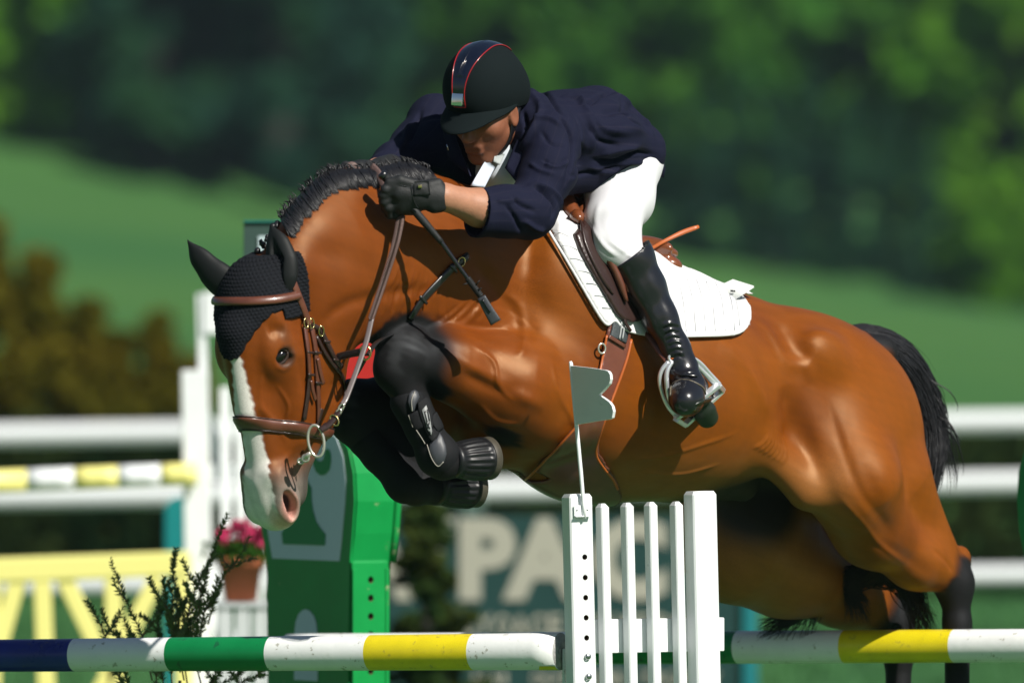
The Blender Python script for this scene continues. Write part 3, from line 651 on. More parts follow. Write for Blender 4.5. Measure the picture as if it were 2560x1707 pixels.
# ---- flag on the wing
flag = empty('jump_flag', 'white metal swallow-tailed flag fixed to the sharp white post', 'flag', tuple(wpt(1455, 1262, wing_y(1443) - .03)))
PH = math.radians(53); Yf = wing_y(1443) - .034
def fpnt(px, py, out=0.0):
    "point on the flag plane: hinge column x=1430+; nearer to the right"
    xh = 1427 + (py - 905) * .083; t = 0; A = wpt(xh, py, Yf)
    for _ in range(8):
        p = A + Vector((math.cos(PH), -math.sin(PH), 0)) * t; t += (wpt(px, py, p.y).x - p.x) / math.cos(PH)
    p = A + Vector((math.cos(PH), -math.sin(PH), 0)) * t; return Vector((p.x, p.y, wpt(px, py, p.y).z)) + Vector((-math.sin(PH), -math.cos(PH), 0)) * out
ol = [(1430, 914), (1475, 919), (1515, 925), (1523, 928), (1528, 936), (1529, 948), (1526, 959), (1514, 973), (1500, 987), (1514, 996), (1526, 1005), (1533, 1015), (1536, 1028), (1533, 1044), (1525, 1048), (1490, 1053), (1444, 1061)]
fr = [fpnt(*q, .004) for q in ol]; bk = [fpnt(*q, -.004) for q in ol]; n = len(ol)
bm = bmesh.new(); va = [bm.verts.new(q) for q in fr]; vb = [bm.verts.new(q) for q in bk]
bm.faces.new(va[::-1]); bm.faces.new(vb)
for i in range(n): bm.faces.new([va[i], va[(i + 1) % n], vb[(i + 1) % n], vb[i]])
bmesh.ops.recalc_face_normals(bm, faces=bm.faces); bmesh.ops.triangulate(bm, faces=[f_ for f_ in bm.faces if len(f_.verts) > 4]); bm.verts.index_update()
mesh_obj('panel', [tuple(x.co) for x in bm.verts], [[x.index for x in f_.verts] for f_ in bm.faces], MWH, flag, smooth=False); bm.free()
S = [tuple(wpt(x, y, Yf)) for x, y in ((1426, 903), (1427, 908), (1441, 1062), (1453, 1190), (1459, 1262), (1462, 1296))]
v, f = tube(S, [.0035, .0052, .0052, .0052, .0048, .004], 12); mesh_obj('staff', v, f, MWH, flag)
R = Rz(BE, LEAN); pbk = wpt(1455, 1276, wing_y(1443) - .0295)
v, f = box_vf(pbk, .0225, .0018, .014, R, .0008); mesh_obj('bracket', v, f, MWH, flag, smooth=False)
v, f = box_vf(pbk + R @ Vector((0, -.005, -.014)), .0225, .005, .0015, R, .0006); mesh_obj('bracket_lip', v, f, MWH, flag, smooth=False)
for dx_ in (-.015, .014):
    v, f = lathe([(.0028, 0), (.0022, .0018), (.0005, .002)], 10, (math.sin(BE), -math.cos(BE), 0), tuple(pbk + R @ Vector((dx_, -.0018, .002)))); mesh_obj('screw', v, f, MST, flag)

# ---- green standard with the grey emblem
MGS = mat('standard_green', (.004, .26, .055, 1), rough=.33, noise=(8, .12, 0)); worn(MGS, 13, (.30, .36, .20, 1), .63)
MEM = mat('emblem_grey', (.62, .70, .76, 1), rough=.5, noise=(150, .05, 0)); MEG = mat('emblem_green', (.004, .22, .065, 1), rough=.4)
GA = math.radians(-53)       # front face turned to the left
Yg = 1.5
def standard(label, px_c, mirror=False, emblem=True, Y0=Yg, ga=GA):
    s_ = (Y0 + DC) / DC / U; ca = math.cos(ga)
    root = empty('jump_standard', label, 'jump standard', (wpt(px_c, 1500, Y0).x, Y0, 0)); O = wpt(px_c, 1400, Y0); R = Matrix.Rotation(ga, 3, 'Z')
    def L(px, py): return ((px - 768) * s_ / ca, (1400 - py) * s_)          # to board plane coordinates, origin (768,1400)
    half = [(662, 2350), (662, 1700), (660, 1402), (646, 1330), (641, 1250), (645, 1180), (662, 1115), (695, 1066), (735, 1040), (768, 1034), (806, 1042), (845, 1070), (876, 1118), (889, 1180), (892, 1250), (886, 1330), (877, 1402), (877, 1700), (877, 2350)]
    pts = [L(*q) for q in half]; DP = .140
    bm = bmesh.new(); fv = [bm.verts.new((x, 0, z)) for x, z in pts]; bv = [bm.verts.new((x, DP, z)) for x, z in pts]; n = len(pts)
    bm.faces.new(fv); bm.faces.new(bv[::-1])
    for i in range(n):
        if i == n - 3: continue
        bm.faces.new([fv[i], bv[i], bv[(i + 1) % n], fv[(i + 1) % n]])
    # post face on the right with holes is added separately below
    bmesh.ops.recalc_face_normals(bm, faces=bm.faces); ed = [e for e in bm.edges if len(e.link_faces) == 2 and e.calc_face_angle(0) > 1.2 and abs(e.verts[0].co.y - e.verts[1].co.y) < .01]
    bmesh.ops.bevel(bm, geom=ed, offset=.006, segments=2, affect='EDGES'); bmesh.ops.triangulate(bm, faces=[f_ for f_ in bm.faces if len(f_.verts) > 4]); bm.verts.index_update()
    mesh_obj('panel', [tuple(O + R @ x.co) for x in bm.verts], [[x.index for x in f_.verts] for f_ in bm.faces], MGS, root, smooth=False); bm.free()
    # right-hand post with peg holes, standing a little proud of the side
    xr = L(877, 1500)[0]; Rp = R @ Matrix.Rotation(math.pi / 2, 3, 'Z')
    holed_post(O + R @ Vector((xr - .016, DP / 2, -.004)), DP / 2 - .006, .020, 1.02, Rp, [(.047 + .051 * k_, .0) for k_ in range(7)], .0098, MGS, MHOLE, root, 'peg_post', bev=.003)
    v, f = box_vf(O + R @ Vector((xr + .0045, .012, -.52)), .0035, .006, .50, R, .002); mesh_obj('edge_strip', v, f, MGS, root, smooth=False)
    v, f = box_vf(O + R @ Vector((xr + .0045, DP - .014, -.52)), .0035, .006, .50, R, .002); mesh_obj('edge_strip', v, f, MGS, root, smooth=False)
    # rim lip behind the round head
    rim = [L(*q) for q in half[2:17]]; Pp = [tuple(O + R @ Vector((x, DP + .006, z))) for x, z in rim]; v, f = tube(Pp, .011, 8); mesh_obj('rear_rim', v, f, MGS, root)
    v, f = box_vf(O + R @ Vector((0, DP / 2, (1400 - 2350) * s_ + .03)), .2, .25, .03, R, .008); mesh_obj('foot', v, f, MGS, root, smooth=False)
    if emblem:
        def decal(poly, name, m, y0, y1):
            q = [L(*p_) for p_ in poly]; v, f = extrude_poly(q, y1, y0); return mesh_obj(name, [tuple(O + R @ Vector(a_)) for a_ in v], f, m, root, smooth=False)
        gp_ = [(679, 1398), (852, 1399), (858, 1345), (866, 1260), (869, 1200), (862, 1140), (845, 1094), (822, 1072), (790, 1056), (768, 1052), (735, 1058), (700, 1080), (676, 1115), (664, 1160), (659, 1230), (662, 1300)]
        decal(gp_, 'grey_field', MEM, 0.0, -.003)
        kn = [(709, 1361), (816, 1361), (818, 1333), (808, 1322), (794, 1302), (786, 1275), (782, 1250), (781, 1218), (770, 1200), (760, 1180), (750, 1150), (735, 1130), (705, 1140), (700, 1180), (706, 1230), (706, 1290), (712, 1322), (706, 1333)]
        decal(kn, 'emblem_figure', MEG, -.0031, -.006)
        hk = [(783, 1150), (795, 1178), (806, 1187), (818, 1184), (828, 1172), (832, 1150), (831, 1132), (826, 1121), (820, 1122), (817, 1130), (814, 1147), (806, 1153), (797, 1150), (790, 1138), (778, 1128), (772, 1136)]
        decal(hk, 'emblem_hook', MEG, -.0031, -.006)
        dm = [(736, 1700), (737, 1580), (740, 1555), (747, 1536), (757, 1525), (766, 1522), (776, 1526), (786, 1538), (792, 1555), (795, 1580), (796, 1700)]
        decal(dm, 'grey_dome', MEM, 0.0, -.003)
    return root
standard('green jump standard with a grey emblem field and peg holes, behind the horse\'s nose', 768)
standard('green round-headed standard just inside the right edge of the photo', 2676, emblem=False, Y0=1.0)

# ---- yew sprigs behind the front pole
MND = mat('yew_needle', (.12, .17, .045, 1), rough=.6); MTW = mat('yew_twig', (.13, .075, .035, 1), rough=.8)
yew = empty('yew_shrub', 'thin dark yew sprigs rising behind the blue and white part of the pole', 'shrub', tuple(wpt(430, 1900, .45)))
r = np.random.default_rng(12)
def sprig(path, Ym, dens=1.0, yy=None, sub=2):
    for q in range(sub):
        j = r.integers(1, len(path) - 1); x, y = path[j]; sx = r.choice([-1, 1]); ln = r.uniform(35, 85); sprig([(x, y), (x + sx * ln * .35, y - ln * .45), (x + sx * ln * .6, y - ln)], Ym + r.uniform(-.03, .03), dens, None, 0)
    P = spline([tuple(wpt(x, y, Ym + (k_ * .02))) for k_, (x, y) in enumerate(path)], 30); n = len(P)
    tv, tf = tube(P, np.linspace(.0024, .0008, n), 5); tw = mesh_obj('twig', tv, tf, MTW, yew)
    V = []; F = []; T = np.gradient(P, axis=0); T /= np.linalg.norm(T, axis=1)[:, None]; L = np.linalg.norm(np.diff(P, axis=0), axis=1).sum()
    m = int(L * 900 * dens)
    for k_ in range(m):
        t = r.uniform(.08, 1) * (n - 1.001); i = int(t); p_ = P[i] + (P[i + 1] - P[i]) * (t - i); rn = r.normal(size=3); rn -= T[i] * rn.dot(T[i]) ; rn /= np.linalg.norm(rn)
        dr = nrm(rn + T[i] * .75); ln = r.uniform(.011, .023) * (1.1 - .4 * t / n); wv = nrm(np.cross(dr, r.normal(size=3))) * .0016
        b = len(V); V += [p_ - wv, p_ + wv, p_ + dr * ln * .6 + wv, p_ + dr * ln, p_ + dr * ln * .6 - wv]; F.append([b, b + 1, b + 2, b + 3, b + 4])
    mesh_obj('needles', V, F, MND, tw, smooth=False)
for pth, Ym, dn in [([(505, 1720), (480, 1600), (505, 1480), (535, 1370), (569, 1285)], .42, 1), ([(470, 1720), (450, 1590), (440, 1480), (432, 1420), (440, 1372)], .5, 1.3), ([(380, 1700), (355, 1590), (315, 1500), (276, 1397)], .4, .8), ([(300, 1700), (262, 1590), (235, 1530), (215, 1500)], .45, .8),
                    ([(460, 1700), (440, 1600), (418, 1520), (408, 1440)], .38, 1.5), ([(500, 1680), (492, 1590), (500, 1520), (540, 1485)], .36, 1.4), ([(430, 1710), (420, 1620), (380, 1560), (350, 1535)], .5, 1.2), ([(520, 1560), (545, 1470), (575, 1420), (640, 1395)], .6, .7),
                    ([(480, 1640), (470, 1540), (498, 1450), (540, 1382)], .44, 1.2), ([(450, 1680), (462, 1600), (455, 1520), (440, 1470)], .4, 1.6), ([(410, 1720), (400, 1640), (395, 1560), (398, 1500)], .43, 1.6), ([(320, 1740), (300, 1690), (300, 1600), (290, 1580)], .42, 1), ([(370, 1740), (390, 1690), (340, 1600), (320, 1590)], .4, 1),
                    ([(560, 1760), (600, 1710), (640, 1690), (660, 1685)], .42, 1.2), ([(520, 1760), (545, 1715), (590, 1690), (600, 1680)], .46, 1.2), ([(450, 1640), (425, 1560), (432, 1500), (420, 1450)], .46, 1.5), ([(500, 1600), (510, 1530), (530, 1500), (545, 1440)], .48, 1.2)]:
    sprig(pth, Ym, dn)
for k_ in range(12):
    y_ = 1780 + k_ * 48; s_ = -1 if k_ % 2 else 1; sprig([(432, y_ + 60), (432 + s_ * 45, y_), (432 + s_ * 95, y_ - 70), (432 + s_ * 120, y_ - 150)], .45 + .05 * (k_ % 3), 1.2)
v, f = tube([tuple(wpt(430, 2400, .45)), tuple(wpt(440, 1900, .45)), tuple(wpt(450, 1700, .45))], [.012, .008, .004], 8); mesh_obj('stem', v, f, MTW, yew)
# ================================================================== HORSE
CF, SF = .743, .669
def H(s, l, y):
    "horse frame: s forward along the trunk, l towards its left side, y = photo row at that depth"
    d = -SF * s - CF * l; X = 417 - CF * s + SF * l; f = (d + DC * U) / (DC * U)
    return np.array([X, d, (853.5 - y) * f])
def to_sl(P):
    x = P[..., 0] - 417; d = P[..., 1]
    return -CF * x - SF * d, SF * x - CF * d
FW = np.array([-CF, -SF, 0]); LAT = np.array([SF, -CF, 0]); UP = np.array([0, 0, 1.])
def rot(pitch, base=None):
    "axes: forward pitched up by pitch degrees, lateral, up"
    a = math.radians(pitch); return np.array([FW * math.cos(a) + UP * math.sin(a), LAT, UP * math.cos(a) - FW * math.sin(a)])
# head frame
PSI, TAU = math.radians(35), math.radians(13)
hn_h = np.array([-math.sin(PSI), -math.cos(PSI), 0]); HL = np.array([math.cos(PSI), -math.sin(PSI), 0])
HA = -UP * math.cos(TAU) - hn_h * math.sin(TAU); HN = hn_h * math.cos(TAU) - UP * math.sin(TAU)
HO = pt(598, 900, -1000); HR = np.array([HA, HN, HL])
def HD(p, q, l): return HO + p * HA + q * HN + l * HL
def head_pql(P): d = P - HO; return d @ HA, d @ HN, d @ HL

B = Imp()
# trunk
R14 = rot(15); R20 = rot(22)
B.ell(H(300, 0, 925), (330, 205, 325), R14, 60)
B.ell(H(80, 0, 968), (400, 262, 278), R14, 90)
B.ell(H(-320, 0, 950), (300, 200, 185), rot(17), 90)
B.chain([H(440, 0, 622), H(290, 0, 700), H(120, 0, 762), H(0, 0, 785), H(-200, 0, 818)], [85, 80, 72, 72, 70], 60)
B.ell(H(590, 0, 960), (140, 165, 210), rot(20), 80)
for sd in (1, -1):
    B.ell(H(430, sd * 140, 850), (150, 95, 300), rot(-25), 70)
    B.ell(H(590, sd * 120, 930), (110, 80, 120), rot(0), 60)
    B.ell(H(-405, sd * 92, 1010), (232, 136, 205), rot(18), 90)
    B.ell(H(-535, sd * 100, 1120), (138, 100, 195), rot(8), 80)
    B.ell(H(-300, sd * 205, 880), (55, 32, 45), rot(30), 60)         # point of hip
# neck
B.chain([H(480, 0, 770), H(640, 0, 735), H(800, 5, 688), H(930, 10, 640), pt(850, 645, -800), pt(770, 690, -880)], [240, 205, 188, 174, 160, 118], 70, flat=(LAT, .52))
B.chain([H(470, 0, 610), H(640, 0, 592), H(800, 5, 548), H(930, 10, 484), pt(850, 500, -790), pt(778, 585, -870), pt(735, 670, -915)], [60, 52, 42, 38, 38, 38, 40], 60)
# throat
B.cap(pt(840, 720, -820), pt(800, 860, -860), 85, 70, 60, flat=(LAT, .6))
# near foreleg
nk = pt(1012, 893, -715)
B.ell(pt(1375, 985, -455), (130, 95, 120), rot(0), 70)
B.chain([pt(1370, 1000, -470), pt(1270, 965, -560), pt(1130, 915, -650), nk], [122, 106, 68, 52], 50)
B.cap(pt(1310, 925, -560), pt(1120, 884, -665), 56, 42, 45)
B.cap(pt(1330, 1040, -520), pt(1110, 955, -650), 70, 34, 40)
B.ell(nk, (63, 56, 63), None, 22); B.ell(pt(982, 922, -728), (46, 42, 50), None, 18); B.ell(pt(1022, 848, -715), (36, 34, 26), None, 20)
B.chain([pt(992, 930, -715), pt(1040, 1035, -715), pt(1085, 1130, -705)], [46, 33, 34], 26)
B.cap(pt(1030, 960, -690), pt(1105, 1110, -680), 20, 20, 22)
B.ell(pt(1105, 1152, -700), (44, 42, 44), None, 24)
B.chain([pt(1110, 1155, -698), pt(1150, 1150, -668), pt(1206, 1146, -630)], [38, 38, 46], 20)
# far foreleg
fk = pt(884, 1015, -560)
B.ell(H(520, -140, 1000), (120, 85, 120), rot(0), 70)
B.chain([H(520, -140, 1010), pt(1060, 1000, -400), fk], [110, 84, 58], 50)
B.ell(fk, (60, 56, 62), None, 30); B.ell(pt(880, 1052, -575), (46, 44, 46), None, 22)
B.chain([pt(880, 1060, -565), pt(950, 1140, -560), pt(1020, 1210, -550)], [46, 38, 38], 26)
B.cap(pt(930, 1050, -535), pt(1075, 1170, -520), 42, 40, 22)
B.ell(pt(1040, 1216, -548), (44, 42, 44), None, 24)
B.chain([pt(1045, 1218, -545), pt(1090, 1217, -515), pt(1165, 1215, -462)], [38, 40, 46], 20)
# near hind
B.ell(H(-500, 135, 1110), (165, 90, 220), rot(-20), 130)
B.ell(pt(2120, 1195, 75), (80, 75, 115), None, 140)
B.chain([pt(2150, 1210, 80), pt(2180, 1325, 190), pt(2290, 1400, 300), pt(2372, 1445, 385)], [104, 84, 64, 44], 60)
B.cap(pt(2250, 1200, 260), pt(2370, 1390, 400), 78, 30, 60)
nh = pt(2388, 1460, 395)
B.ell(nh, (46, 44, 56), None, 30); B.ell(pt(2402, 1398, 425), (26, 22, 34), None, 26)
B.chain([nh, pt(2393, 1560, 395), pt(2393, 1760, 385)], [42, 33, 31], 24)
B.ell(pt(2392, 1790, 380), (40, 38, 42), None, 20)
B.chain([pt(2392, 1795, 380), pt(2370, 1880, 350), pt(2360, 1920, 335)], [34, 40, 56], 20)
# far hind
B.ell(H(-330, -140, 1230), (190, 95, 230), rot(-20), 80)
B.ell(pt(1850, 1350, 330), (125, 90, 120), None, 80)
B.chain([pt(1850, 1365, 330), pt(1960, 1420, 430), pt(2110, 1480, 560), pt(2215, 1540, 650)], [150, 115, 82, 50], 60)
B.cap(pt(2080, 1330, 560), pt(2230, 1480, 670), 70, 32, 60)
fh = pt(2240, 1560, 660)
B.ell(fh, (46, 44, 56), None, 30)
B.chain([fh, pt(2246, 1640, 660), pt(2246, 1860, 650)], [42, 34, 32], 24)
B.ell(pt(2246, 1890, 645), (40, 38, 42), None, 20)
B.chain([pt(2246, 1895, 645), pt(2225, 1980, 615), pt(2215, 2010, 600)], [34, 40, 56], 20)
# flank fold, sheath
B.cap(H(-120, 170, 1110), pt(2010, 1230, 10), 30, 38, 80)
B.cap(H(-60, 20, 1195), H(-200, 20, 1215), 45, 38, 40)
B.cap(H(480, 0, 800), H(560, 0, 1040), 120, 90, 80)
# tail dock
B.chain([H(-580, 0, 862), pt(2200, 880, 450), pt(2290, 950, 520)], [52, 34, 24], 40)
# head
B.ell(HD(-85, -95, 0), (135, 92, 97), HR, 40)
B.ell(HD(-150, -150, 0), (62, 64, 62), HR, 50)
B.cap(HD(-60, -64, 0), HD(290, -50, 0), 66, 48, 40)
B.cap(HD(-20, -130, 0), HD(240, -125, 0), 98, 60, 40, flat=(HL, .86))
for sd in (1, -1):
    B.ell(HD(0, -54, sd * 64), (42, 34, 25), HR, 55)
    B.cap(HD(10, -115, sd * 52), HD(210, -118, sd * 42), 46, 36, 50)
    B.ell(HD(70, -205, sd * 52), (150, 128, 46), HR, 40)
    B.cap(HD(170, -225, sd * 34), HD(320, -128, sd * 12), 52, 28, 40)
    B.cap(HD(20, -95, sd * 84), HD(180, -92, sd * 64), 12, 10, 34)
    B.cap(HD(-60, -8, 0), HD(120, -8, 0), 26, 22, 40)
B.ell(HD(335, -56, 0), (88, 58, 60), HR, 30)
B.ell(HD(388, -66, 0), (42, 48, 52), HR, 24)
B.ell(HD(350, -135, 0), (46, 30, 36), HR, 22)
B.cap(HD(250, -118, 0), HD(345, -118, 0), 46, 34, 30)
for sd in (1, -1):
    B.cap(HD(285, -26, sd * 36), HD(350, -50, sd * 48), 22, 26, 22); B.ell(HD(360, -46, sd * 46), (50, 36, 24), HR, 18)
    B.ell(HD(364, -38, sd * 64), (40, 16, 34), np.array([HA * .95 - HN * .3, HN * .95 + HA * .3, HL]), 7, 's')    # nostril
    B.cap(HD(240, -112, sd * 60), HD(385, -108, sd * 50), 4, 5, 7, 's')                         # line of the lips
    B.ell(HD(4, -50, sd * 98), (19, 22, 22), HR, 9, 's')                    # eye socket
BASE_N = len(B.p)
def seg_d(P, a, b):
    ab = b - a; t = np.clip(((P - a) @ ab) / (ab.dot(ab) + 1e-9), 0, 1); return np.linalg.norm(P - a - t[:, None] * ab, axis=1), t

HV, HF = build_imp(B, 5.6, fx=(-830, -400, 3.4), fy=(-1130, -860, 3.6), fz=None)
HV, HN0 = relax(B, HV, HF, 1, True)
from mathutils.bvhtree import BVHTree
class Hit:
    "sight-line and nearest-point queries on a finished surface"
    def __init__(s, V, F, N): s.t = BVHTree.FromPolygons(V.tolist(), F.tolist()); s.F = F; s.N = N
    def norm(s, i, co): n = s.N[s.F[i]].mean(0); return n / (np.linalg.norm(n) + 1e-9)
    def hit(s, px, py, off=0.0):
        out = []; ok = []
        for x, y in zip(px, py):
            A = Vector(pt(x, y, -1800)); D = (Vector(pt(x, y, 1800)) - A).normalized(); co, n, i, d = s.t.ray_cast(A, D)
            if co is None:
                best = None
                for k in range(24):
                    q = A + D * (500 + k * 130); c2, n2, i2, d2 = s.t.find_nearest(q)
                    if best is None or d2 < best[0]: best = (d2, q, c2, i2)
                for k in range(14):
                    q = A + D * ((best[1] - A).length - 65 + k * 10); c2, n2, i2, d2 = s.t.find_nearest(q)
                    if d2 < best[0]: best = (d2, q, c2, i2)
                co = best[2]; i = best[3]; ok.append(best[0] < off + 4)
            else: ok.append(True)
            out.append(np.array(co) + s.norm(i, co) * off)
        return np.array(out), np.array(ok)
    def grad(s, P, e=2.0, cull=True):
        r = []
        for p in P:
            co, n, i, d = s.t.find_nearest(Vector(p)); r.append(s.norm(i, co))
        return np.array(r)
BH = Hit(HV, HF, HN0); B.hit = BH.hit; B.surfgrad = BH.grad
def line_hits(pts, n=24, off=0.0):
    S = spline([(x, y, 0) for x, y in pts], n); P, ok = B.hit(S[:, 0], S[:, 1], off); return P
RIDGES = []
def rd(pts, r=14, dp=5, k=16, op='u', n=10):
    "low ridge (u) or groove (s) along photo-pixel path lying on the coat: width r, height dp"
    RIDGES.append((line_hits(pts, n), r * .8, dp * (.85 if op == 'u' else -.8)))
rd([(668, 835), (690, 825), (715, 830)], 16, 7, 16, 's')
# eyelids, veins, muscles, folds of skin
rd([(683, 893), (705, 878), (728, 880), (737, 893)], 7, 4, 8)
rd([(688, 915), (710, 925), (732, 913)], 6, 2.5, 8)
rd([(640, 1010), (690, 1060), (720, 1110)], 10, 4)
rd([(730, 1120), (700, 1180), (690, 1240)], 12, 4)
rd([(650, 770), (700, 800), (760, 905)], 22, 5, 30)
rd([(800, 810), (870, 760), (980, 735), (1090, 720)], 22, 8, 30, 's', 14)     # groove of the neck
rd([(760, 640), (860, 640), (960, 690)], 40, 6, 50, 's', 10)
rd([(1170, 640), (1240, 720), (1290, 800), (1330, 860)], 30, 10, 40, 's', 12)   # front of shoulder
rd([(1340, 660), (1335, 760), (1375, 880)], 40, 6, 50, 'u', 12)
rd([(1440, 900), (1450, 1010), (1430, 1110)], 40, 14, 40, 's', 10)
rd([(1150, 930), (1230, 965), (1310, 985)], 22, 9, 24, 's', 10)                  # forearm muscles
rd([(1120, 880), (1190, 925), (1290, 985), (1370, 1020)], 20, 8, 20, 'u', 12)
rd([(1090, 1010), (1190, 1060), (1290, 1085)], 20, 8, 26, 's', 10)
for i in range(6):                                                                    # creases above the forearm
    o = i * 9
    rd([(1110 + o, 822 - o * .9), (1190 + o, 806 - o * .75), (1280 + o * .6, 826 - o * .5), (1335 + o * .3, 872 - o * .3)], 5, 3.2, 6, 'u', 12)
for i in range(5):
    rd([(990 + i * 26, 700 + i * 3), (965 + i * 26, 745 + i * 2), (952 + i * 26, 790)], 9, 3.5, 12, 's', 8)
rd([(1893, 790), (1935, 850), (1965, 905), (2010, 915), (2035, 960)], 24, 8, 26, 'u', 14)   # hip bone and hollow
rd([(1940, 800), (1980, 860), (2030, 900)], 30, 9, 34, 's', 10)
rd([(1790, 860), (1850, 900), (1900, 980), (1930, 1060)], 30, 7, 34, 'u', 12)
rd([(1960, 960), (1975, 1050), (1960, 1110)], 34, 12, 34, 's', 10)
rd([(2020, 960), (2040, 1080), (2080, 1180), (2130, 1290)], 34, 7, 40, 'u', 12)
rd([(2160, 1150), (2200, 1280), (2240, 1370)], 34, 8, 40, 's', 12)
rd([(2190, 1350), (2260, 1390), (2340, 1440)], 20, 4, 18, 's', 10)
rd([(2330, 1370), (2365, 1400), (2385, 1430)], 10, 5, 10, 's', 8)
for i in range(9):                                                                    # streaks of loose skin on the neck and shoulder
    rd([(985 + i * 17, 640 + i * 9), (965 + i * 19, 690 + i * 9), (940 + i * 22, 760 + i * 6)], 7, 3, 8, 'u' if i % 2 else 's', 8)
for i in range(7):
    rd([(1150 + i * 14, 760 - i * 4), (1100 + i * 18, 800 - i * 4), (1060 + i * 22, 818 - i * 3)], 6, 3, 8, 'u' if i % 2 else 's', 8)
rd([(1250, 720), (1300, 770), (1310, 860), (1290, 900)], 12, 5, 12, 'u', 10); rd([(1380, 900), (1395, 980), (1440, 1060), (1450, 1120)], 10, 4, 12, 'u', 10)
rd([(1180, 860), (1235, 905), (1245, 960), (1290, 1010)], 7, 4, 8, 'u', 10); rd([(1200, 1010), (1240, 1050), (1300, 1060)], 8, 4, 8, 'u', 8)
rd([(1560, 1150), (1660, 1140), (1760, 1110), (1850, 1080)], 7, 3, 8, 'u', 14); rd([(1600, 1180), (1700, 1185), (1800, 1160)], 6, 3, 8, 'u', 12)
rd([(1700, 880), (1720, 960), (1700, 1040)], 30, 4, 30, 'u', 8); rd([(1620, 880), (1640, 1000), (1625, 1100)], 26, 3, 30, 's', 8)
rd([(2100, 1240), (2160, 1310), (2200, 1360), (2280, 1420)], 8, 4, 8, 'u', 12); rd([(2060, 980), (2100, 1100), (2150, 1230), (2230, 1330)], 16, 5, 8, 's', 12)
rd([(655, 930), (650, 990), (660, 1040)], 9, 3, 8, 'u', 8); rd([(690, 960), (720, 1010), (715, 1050)], 6, 3, 8, 'u', 8); rd([(745, 880), (760, 960), (800, 1010)], 14, 4, 8, 's', 8)
for i in range(7):                                                                    # skin folds in the flank
    a = i * 13
    rd([(1925 + a * .5, 1085 + a * .35), (1905 + a * .75, 1110 + a * .4), (1880 + a * .9, 1120 + a * .55)], 7, 4, 8, 'u', 8)
def displace(V, N, ridges):
    amt = np.zeros(len(V))
    for P, wd, h in ridges:
        lo = P.min(0) - wd * 3; hi = P.max(0) + wd * 3; i = np.nonzero(((V > lo) & (V < hi)).all(1))[0]
        if not len(i): continue
        best = np.full(len(i), 1e9); bt = np.zeros(len(i)); m = len(P) - 1
        for j in range(m):
            d, t = seg_d(V[i], P[j], P[j + 1]); u = d < best; best[u] = d[u]; bt[u] = (j + t[u]) / m
        amt[i] += h * np.exp(-(best / wd) ** 2) * np.clip(np.sin(np.clip(bt, .02, .98) * np.pi) * 1.6, 0, 1)
    return V + N * amt[:, None]
HV = displace(HV, HN0, RIDGES)

# coat colours (markings of the animal itself)
def blend(c, col, a): return c * (1 - a[:, None]) + np.asarray(col)[None] * a[:, None]
p, q, l = head_pql(HV); ipx, ipy = px_of(HV)
nzl = vnoise(HV, .012, 1); nzm = vnoise(HV, .05, 2); nzf = vnoise(HV, .16, 3)
ishead = (HV[:, 1] < -700) & (ipx < 880) & (p > -330)
BAY = np.array([.205, .054, .0040]); DARKBAY = np.array([.110, .023, .0035]); BLK = np.array([.006, .0055, .0058])
col = np.tile(BAY, (len(HV), 1)); col = blend(col, DARKBAY, smoothstep(-.4, 1.0, nzl) * .6)
sv, lv = to_sl(HV)
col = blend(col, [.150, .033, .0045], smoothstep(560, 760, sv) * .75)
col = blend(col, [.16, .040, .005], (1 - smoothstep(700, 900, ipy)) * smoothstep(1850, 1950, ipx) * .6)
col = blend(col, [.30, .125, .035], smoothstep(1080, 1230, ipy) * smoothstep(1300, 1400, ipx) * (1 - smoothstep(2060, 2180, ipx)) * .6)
def near_seg(P, a, b):
    a = np.asarray(a); b = np.asarray(b); ab = b - a; t = np.clip(((P - a) @ ab) / ab.dot(ab), 0, 1); return np.linalg.norm(P - a - t[:, None] * ab, axis=1), t
def leg_black(col, pts, rad, start):
    m = np.zeros(len(HV))
    for i in range(len(pts) - 1):
        d, t = near_seg(HV, pts[i], pts[i + 1]); rr_ = rad if i <= 1 and not (i == 1 and rad > 90) else min(rad, 62); a = 1 - smoothstep(rr_, rr_ + 26, d + nzm * 8 + nzf * 6)
        if i == 0: a = a * smoothstep(start, start + .45, t + nzm * .05)
        m = np.maximum(m, a)
    return blend(col, BLK, m)
col = leg_black(col, [pt(1190, 930, -610), nk, pt(1095, 1140, -705), pt(1240, 1142, -590)], 98, .30)
col = leg_black(col, [pt(1080, 1000, -410), fk, pt(1030, 1215, -550), pt(1170, 1200, -450)], 80, .25)
col = leg_black(col, [pt(2310, 1400, 320), nh, pt(2393, 1800, 385), pt(2355, 1930, 330)], 62, .35)
col = leg_black(col, [pt(2130, 1490, 580), fh, pt(2246, 1890, 650), pt(2210, 2020, 600)], 62, .3)
# tail dock
d, t = near_seg(HV, pt(2190, 850, 440), pt(2300, 955, 520)); col = blend(col, BLK, 1 - smoothstep(38, 60, d))
# sheath / groin dark skin
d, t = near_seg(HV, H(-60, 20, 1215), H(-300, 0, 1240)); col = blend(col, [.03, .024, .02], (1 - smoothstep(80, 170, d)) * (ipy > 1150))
# grizzled knee
for kk in (nk, fk): col = blend(col, [.030, .031, .033], (1 - smoothstep(30, 75, np.linalg.norm(HV - kk - [0, -30, 10], axis=1))) * smoothstep(-.4, .9, nzf + nzm) * .8)
